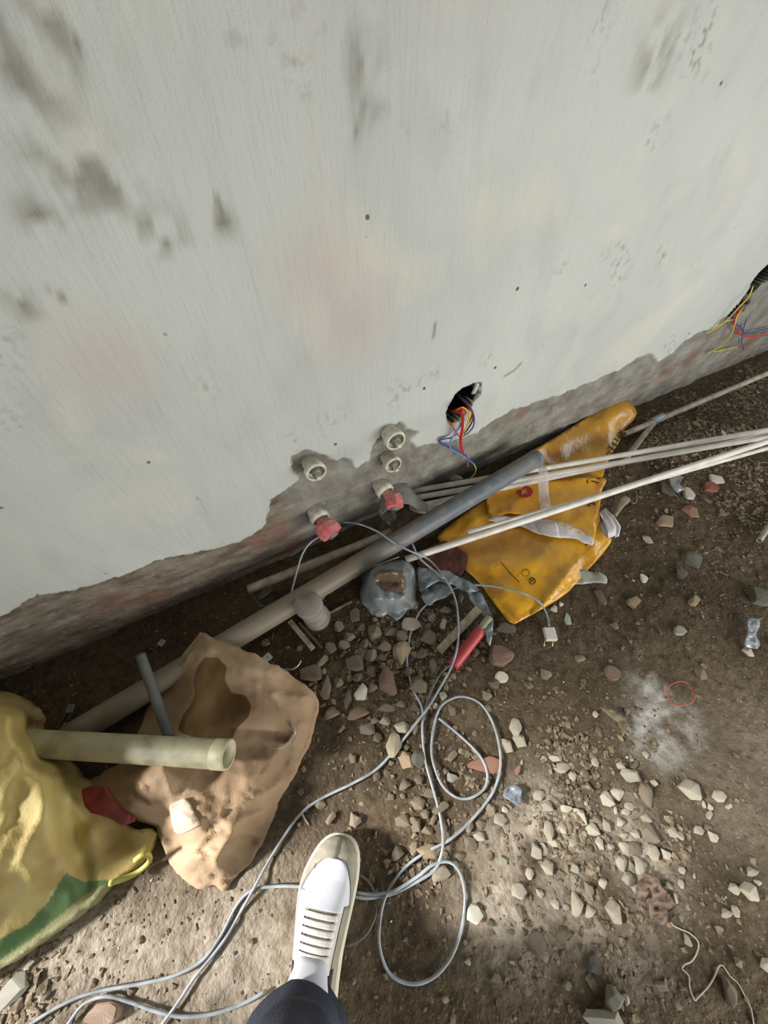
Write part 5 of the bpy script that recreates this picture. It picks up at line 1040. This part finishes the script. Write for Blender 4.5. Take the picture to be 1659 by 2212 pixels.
def shoe(parent, heel, fdir, side=1, full=True):
    r = np.array([fdir[1], -fdir[0], 0]); z0 = max(g0(heel+fdir*.05), g0(heel+fdir*.22))+.004
    base = np.array([heel[0], heel[1], z0])
    st = thing('sneaker', base, None, None); 
    for k in ('label', 'category'): 
        if k in st: del st[k]
    st.parent = parent; st.location = Vector(base.tolist())-root_of(parent); st['label'] = 'white leather sneaker'
    def S(t, u, off=0.0):
        wl_, wr_, c, h = [np.interp(t, TT, a) for a in (WL, WR, CO, HT)]
        if side < 0: wl_, wr_, c = wr_, wl_, -c
        th = math.pi*u; cc, ss = -math.cos(th), max(0, math.sin(th)); w = (wl_ if cc < 0 else wr_)-.001+off
        x = c+w*(abs(cc)**.8)*(1 if cc > 0 else -1); zb = .024; z = zb+(h-zb+off)*ss**.82
        return base+fdir*(t*SL+off*(1 if t > .9 else 0))+r*x+np.array([0, 0, z])
    def patch(name, ts, us, off, m, thick=.0016, sub=True, label=None):
        V = []; nt, nu = len(ts), len(us(ts[0]) if callable(us) else us)
        for o_ in (off, off-thick):
            for t in ts:
                for u in (us(t) if callable(us) else us): V.append(S(t, u, o_))
        K = nt*nu; F = []
        for i in range(nt-1):
            for j in range(nu-1):
                q = (i*nu+j, i*nu+j+1, (i+1)*nu+j+1, (i+1)*nu+j); F += [q, tuple(x+K for x in reversed(q))]
        ring = [j for j in range(nu)]+[i*nu+nu-1 for i in range(1, nt)]+[(nt-1)*nu+j for j in range(nu-2, -1, -1)]+[i*nu for i in range(nt-2, 0, -1)]
        F += [(ring[i], ring[i-1], ring[i-1]+K, ring[i]+K) for i in range(len(ring))]
        return fixn(obj(name, (V, F), m, st, label=label))
    # sole: rounded slab
    V = []; F = []; n = 36; ts = np.concatenate([np.linspace(0, 1, n)]); outl = []
    fine = .5-.5*np.cos(np.linspace(0, math.pi, n))
    def bd(t, s, ex_): 
        wl_, wr_, c = [np.interp(t, TT, a) for a in (WL, WR, CO)]
        if side < 0: wl_, wr_, c = wr_, wl_, -c
        return c+(wr_ if s > 0 else -wl_)+s*ex_
    lv = [(0.0, .001), (.006, .005), (.024, .0055), (.030, .003), (.030, -.004)]
    for z, ex_ in lv:
        for t in fine: V.append(base+fdir*(t*(SL+2*ex_)-ex_)+r*bd(t, 1, ex_)+np.array([0, 0, z]))
        for t in fine[::-1]: V.append(base+fdir*(t*(SL+2*ex_)-ex_)+r*bd(t, -1, ex_)+np.array([0, 0, z]))
    m = 2*n
    for i in range(len(lv)-1):
        for k in range(m): F.append((i*m+k, i*m+(k+1) % m, (i+1)*m+(k+1) % m, (i+1)*m+k))
    F += [tuple(reversed(range(m))), tuple(range((len(lv)-1)*m, len(lv)*m))]
    fixn(obj('sole', (V, F), M_sole, st))
    L = np.linspace
    tt = list(.5-.5*np.cos(L(0, math.pi, 44)))
    # upper, open over the ankle
    V = []; nu = 33; us = L(0, 1, nu)
    for o_ in (0, -.003):
        for t in tt:
            for u in us: V.append(S(t, u, o_))
    K = len(tt)*nu; F = []
    keep = lambda t, u: not (.07 < t < .46 and .24+.10*(t > .39) < u < .76-.10*(t > .39))
    for i in range(len(tt)-1):
        for j in range(nu-1):
            if keep((tt[i]+tt[i+1])/2, (us[j]+us[j+1])/2):
                q = (i*nu+j, i*nu+j+1, (i+1)*nu+j+1, (i+1)*nu+j); F += [q, tuple(x+K for x in reversed(q))]
    obj('upper', (V, F), M_leath, st)
    if not full: return st
    def hw(t): return .24*max(0.0, 1-(max(0, t-.64)/.245)**2.6)**.5
    gl = lambda t: .04+(.5-hw(t)-.045-.04)*sstep(.62, .84, t) if t < .885 else .515
    gr = lambda t: .96-(.5-hw(t)-.045-.04)*sstep(.56, .84, t) if t < .885 else .485
    patch('toe_guard', L(.64, .999, 40), lambda t: L(.03, gl(t), 10), .0022, M_mud)
    patch('toe_guard', L(.58, .999, 40), lambda t: L(.97, gr(t), 10), .0018, M_mud)
    patch('toe_box', L(.635, .884, 34), lambda t: L(.5-max(hw(t), .004), .5+max(hw(t), .004), 14), .0036, M_leath)
    patch('side_panel', L(.10, .70, 24), lambda t: L(.05, .27, 8), .0022, M_leath)
    patch('side_panel', L(.10, .66, 24), lambda t: L(.95, .77, 8), .0022, M_mud)
    patch('piping', L(.12, .84, 44), lambda t: L(.10+.04*sstep(.3, .7, t)+.13*sstep(.66, .84, t), .106+.04*sstep(.3, .7, t)+.13*sstep(.66, .84, t), 3), .0034, M_lilac)
    patch('eyestay', L(.38, .66, 18), lambda t: L(.255, .375, 6), .0032, M_eye)
    patch('eyestay', L(.38, .66, 18), lambda t: L(.625, .745, 6), .0032, M_eye)
    patch('tongue', L(.40, .64, 20), lambda t: L(.37, .63, 10), .0010+.0, M_leath)
    V = []
    # padded tongue top rising in front of the ankle
    def tg(a, b, o_=0): return S(.445-.15*a, .5+(b-.5)*(.30+.03*a), .004+.030*a+.006*math.sin(math.pi*b)+o_)
    na, nb = 10, 12
    for o_ in (0, -.009):
        for i in range(na):
            for j in range(nb): V.append(tg(i/(na-1), j/(nb-1), o_*(1-.5*(i == na-1))))
    K = na*nb; F = []
    for i in range(na-1):
        for j in range(nb-1): q = (i*nb+j, i*nb+j+1, (i+1)*nb+j+1, (i+1)*nb+j); F += [q, tuple(x+K for x in reversed(q))]
    ring = [j for j in range(nb)]+[i*nb+nb-1 for i in range(1, na)]+[(na-1)*nb+j for j in range(nb-2, -1, -1)]+[i*nb for i in range(na-2, 0, -1)]
    F += [(ring[i], ring[i-1], ring[i-1]+K, ring[i]+K) for i in range(len(ring))]
    fixn(obj('tongue_pad', (V, F), M_leath, st))
    for i, t in enumerate((.612, .578, .544, .510, .476, .446)):
        sk = .008*(-1)**i
        patch('lace', L(t-.0125, t+.0125, 5), lambda tq, t=t, sk=sk: L(.325, .675, 12), .0058+.0012*(i % 2), M_lace, thick=.002)
    for t in (.595, .561, .527, .493, .461):
        patch('eyelet', L(t-.006, t+.006, 3), L(.335, .352, 3), .0042, M_dark, thick=.001)
    patch('stitching', L(.630, .636, 3), lambda t: L(.33, .67, 12), .0036, M_mud)
    patch('collar', L(.08, .40, 12), lambda t: L(.20, .26, 5), .004, M_dark, thick=.007)
    patch('collar', L(.08, .40, 12), lambda t: L(.80, .74, 5), .004, M_dark, thick=.007)
    return st
shoe(person, Hl, fd, 1)
Hr = Hl+sd*.27-fd*.42
shoe(person, Hr, fd, -1, full=False)
# body: one continuous surface; standing, hands in the jacket pocket
def V3(p, z): return np.array([p[0], p[1], z])
aL = Hl+fd*.055; aR = Hr+fd*.055
hip = (Hl+Hr)/2-fd*.02
hL = hip-sd*.09; hR = hip+sd*.09
kL = V3(Hl*.62+hL*.38, 0)+fd*.05; kR = V3(Hr*.5+hR*.5, 0)+fd*.06
body = [V3(hip, .93), V3(hL, .90), V3(kL, .50), V3(aL, .115), V3(aL+fd*.10, .065), V3(hR, .90), V3(kR, .50), V3(aR, .115), V3(aR+fd*.10, .065),
        V3(hip, 1.10), V3(hip+fd*.01, 1.30), V3(hip+fd*.02, 1.44), V3(hip+fd*.05, 1.53), V3(hip+fd*.08, 1.60), V3(hip+fd*.09, 1.68),
        V3(hip-sd*.18, 1.42), V3(hip-sd*.25, 1.15), V3(hip-sd*.13+fd*.13, 1.04), V3(hip-sd*.05+fd*.14, 1.02),
        V3(hip+sd*.18, 1.42), V3(hip+sd*.25, 1.15), V3(hip+sd*.13+fd*.13, 1.04), V3(hip+sd*.05+fd*.14, 1.02)]
ed = [(0, 1), (1, 2), (2, 3), (3, 4), (0, 5), (5, 6), (6, 7), (7, 8), (0, 9), (9, 10), (10, 11), (11, 12), (12, 13), (13, 14), (11, 15), (15, 16), (16, 17), (17, 18), (11, 19), (19, 20), (20, 21), (21, 22)]
rad = [.12, .085, .055, .034, .028, .085, .055, .034, .028, .115, .13, .09, .052, .085, .08, .055, .042, .03, .035, .055, .042, .03, .035]
skin('body', body, ed, rad, M_skin, person)
skin('hair', [V3(hip+fd*.06, 1.60), V3(hip+fd*.06, 1.70), V3(hip+fd*.09, 1.745)], [(0, 1), (1, 2)], [.085, .092, .05], mat('black_hair', s2l(30, 26, 24), .6, bump=.5, bscale=80), person)
jk = body[9:12]+[body[15], body[16], body[17], body[18], body[19], body[20], body[21], body[22], V3(hip, .92)]
skin('jacket', jk, [(0, 1), (1, 2), (2, 3), (3, 4), (4, 5), (5, 6), (2, 7), (7, 8), (8, 9), (9, 10), (0, 11)], [.15, .165, .12, .082, .065, .055, .06, .082, .065, .055, .06, .155], M_jack, person)
# trousers: left leg seen close, open hem over the shoe
def leg(cen, R, seed, squash):
    ts = np.linspace(0, 1, 64); V = []; seg = 40; zs_ = [c[2] for c in cen]
    cs = [np.array([np.interp(t*(len(cen)-1), range(len(cen)), [c[i] for c in cen]) for i in range(3)]) for t in ts]
    for inn in (0, 1):
        for i, t in enumerate(ts):
            rr = np.interp(t*(len(cen)-1), range(len(cen)), R)
            for k in range(seg):
                a = 2*math.pi*k/seg; f = 1+.09*float(fbm(math.cos(a)*1.4+seed, t*7+math.sin(a)*1.4, 1.0, 3, 201))*(1 if t < .75 else .3)
                f += .10*math.sin(t*46+2.2*math.sin(a+.6))*math.exp(-t*4)
                q = (rr-.003*inn)*f; V.append(cs[i]+fd*math.sin(a)*q*squash+sd*math.cos(a)*q+np.array([0, 0, (-.006*math.cos(a-1.9)+.003*math.sin(3*a))*(t < .05)]))
    n = len(ts); K = n*seg; F = []
    for i in range(n-1):
        for k in range(seg): l = (k+1) % seg; q = (i*seg+k, i*seg+l, (i+1)*seg+l, (i+1)*seg+k); F += [q, tuple(x+K for x in reversed(q))]
    for k in range(seg): l = (k+1) % seg; F.append((k, k+K, l+K, l)); a0 = (n-1)*seg; F.append((a0+k, a0+l, a0+l+K, a0+k+K))
    return V, F
HEM = fl(676, 2128, .115); HEM = HEM-fd*.078
M2 = V3(aL*.75+kL*.25, .24)-sd*.012
lL = leg([HEM, V3(HEM*.6+aL*.4, .17)-sd*.008, M2, V3((aL+kL)/2, .36), kL+np.array([0, 0, .50]), V3((kL+hL)/2, .70), V3(hL, .90)], [.080, .078, .074, .074, .082, .098, .115], 1, 1.0)
lR = leg([V3(aR, .09), V3(aR, .15), V3(aR*.75+kR*.25, .24), V3((aR+kR)/2, .36), kR+np.array([0, 0, .50]), V3((kR+hR)/2, .70), V3(hR, .90)], [.070, .068, .066, .070, .080, .098, .115], 5, 1.0)
pel = tube([V3(hip, .78), V3(hip, .82), V3(hip, .90), V3(hip, .98), V3(hip, 1.02)], [.11, .17, .185, .170, .160], 32)
fixn(obj('jeans', join(lL, lR, pel), M_jean, person))
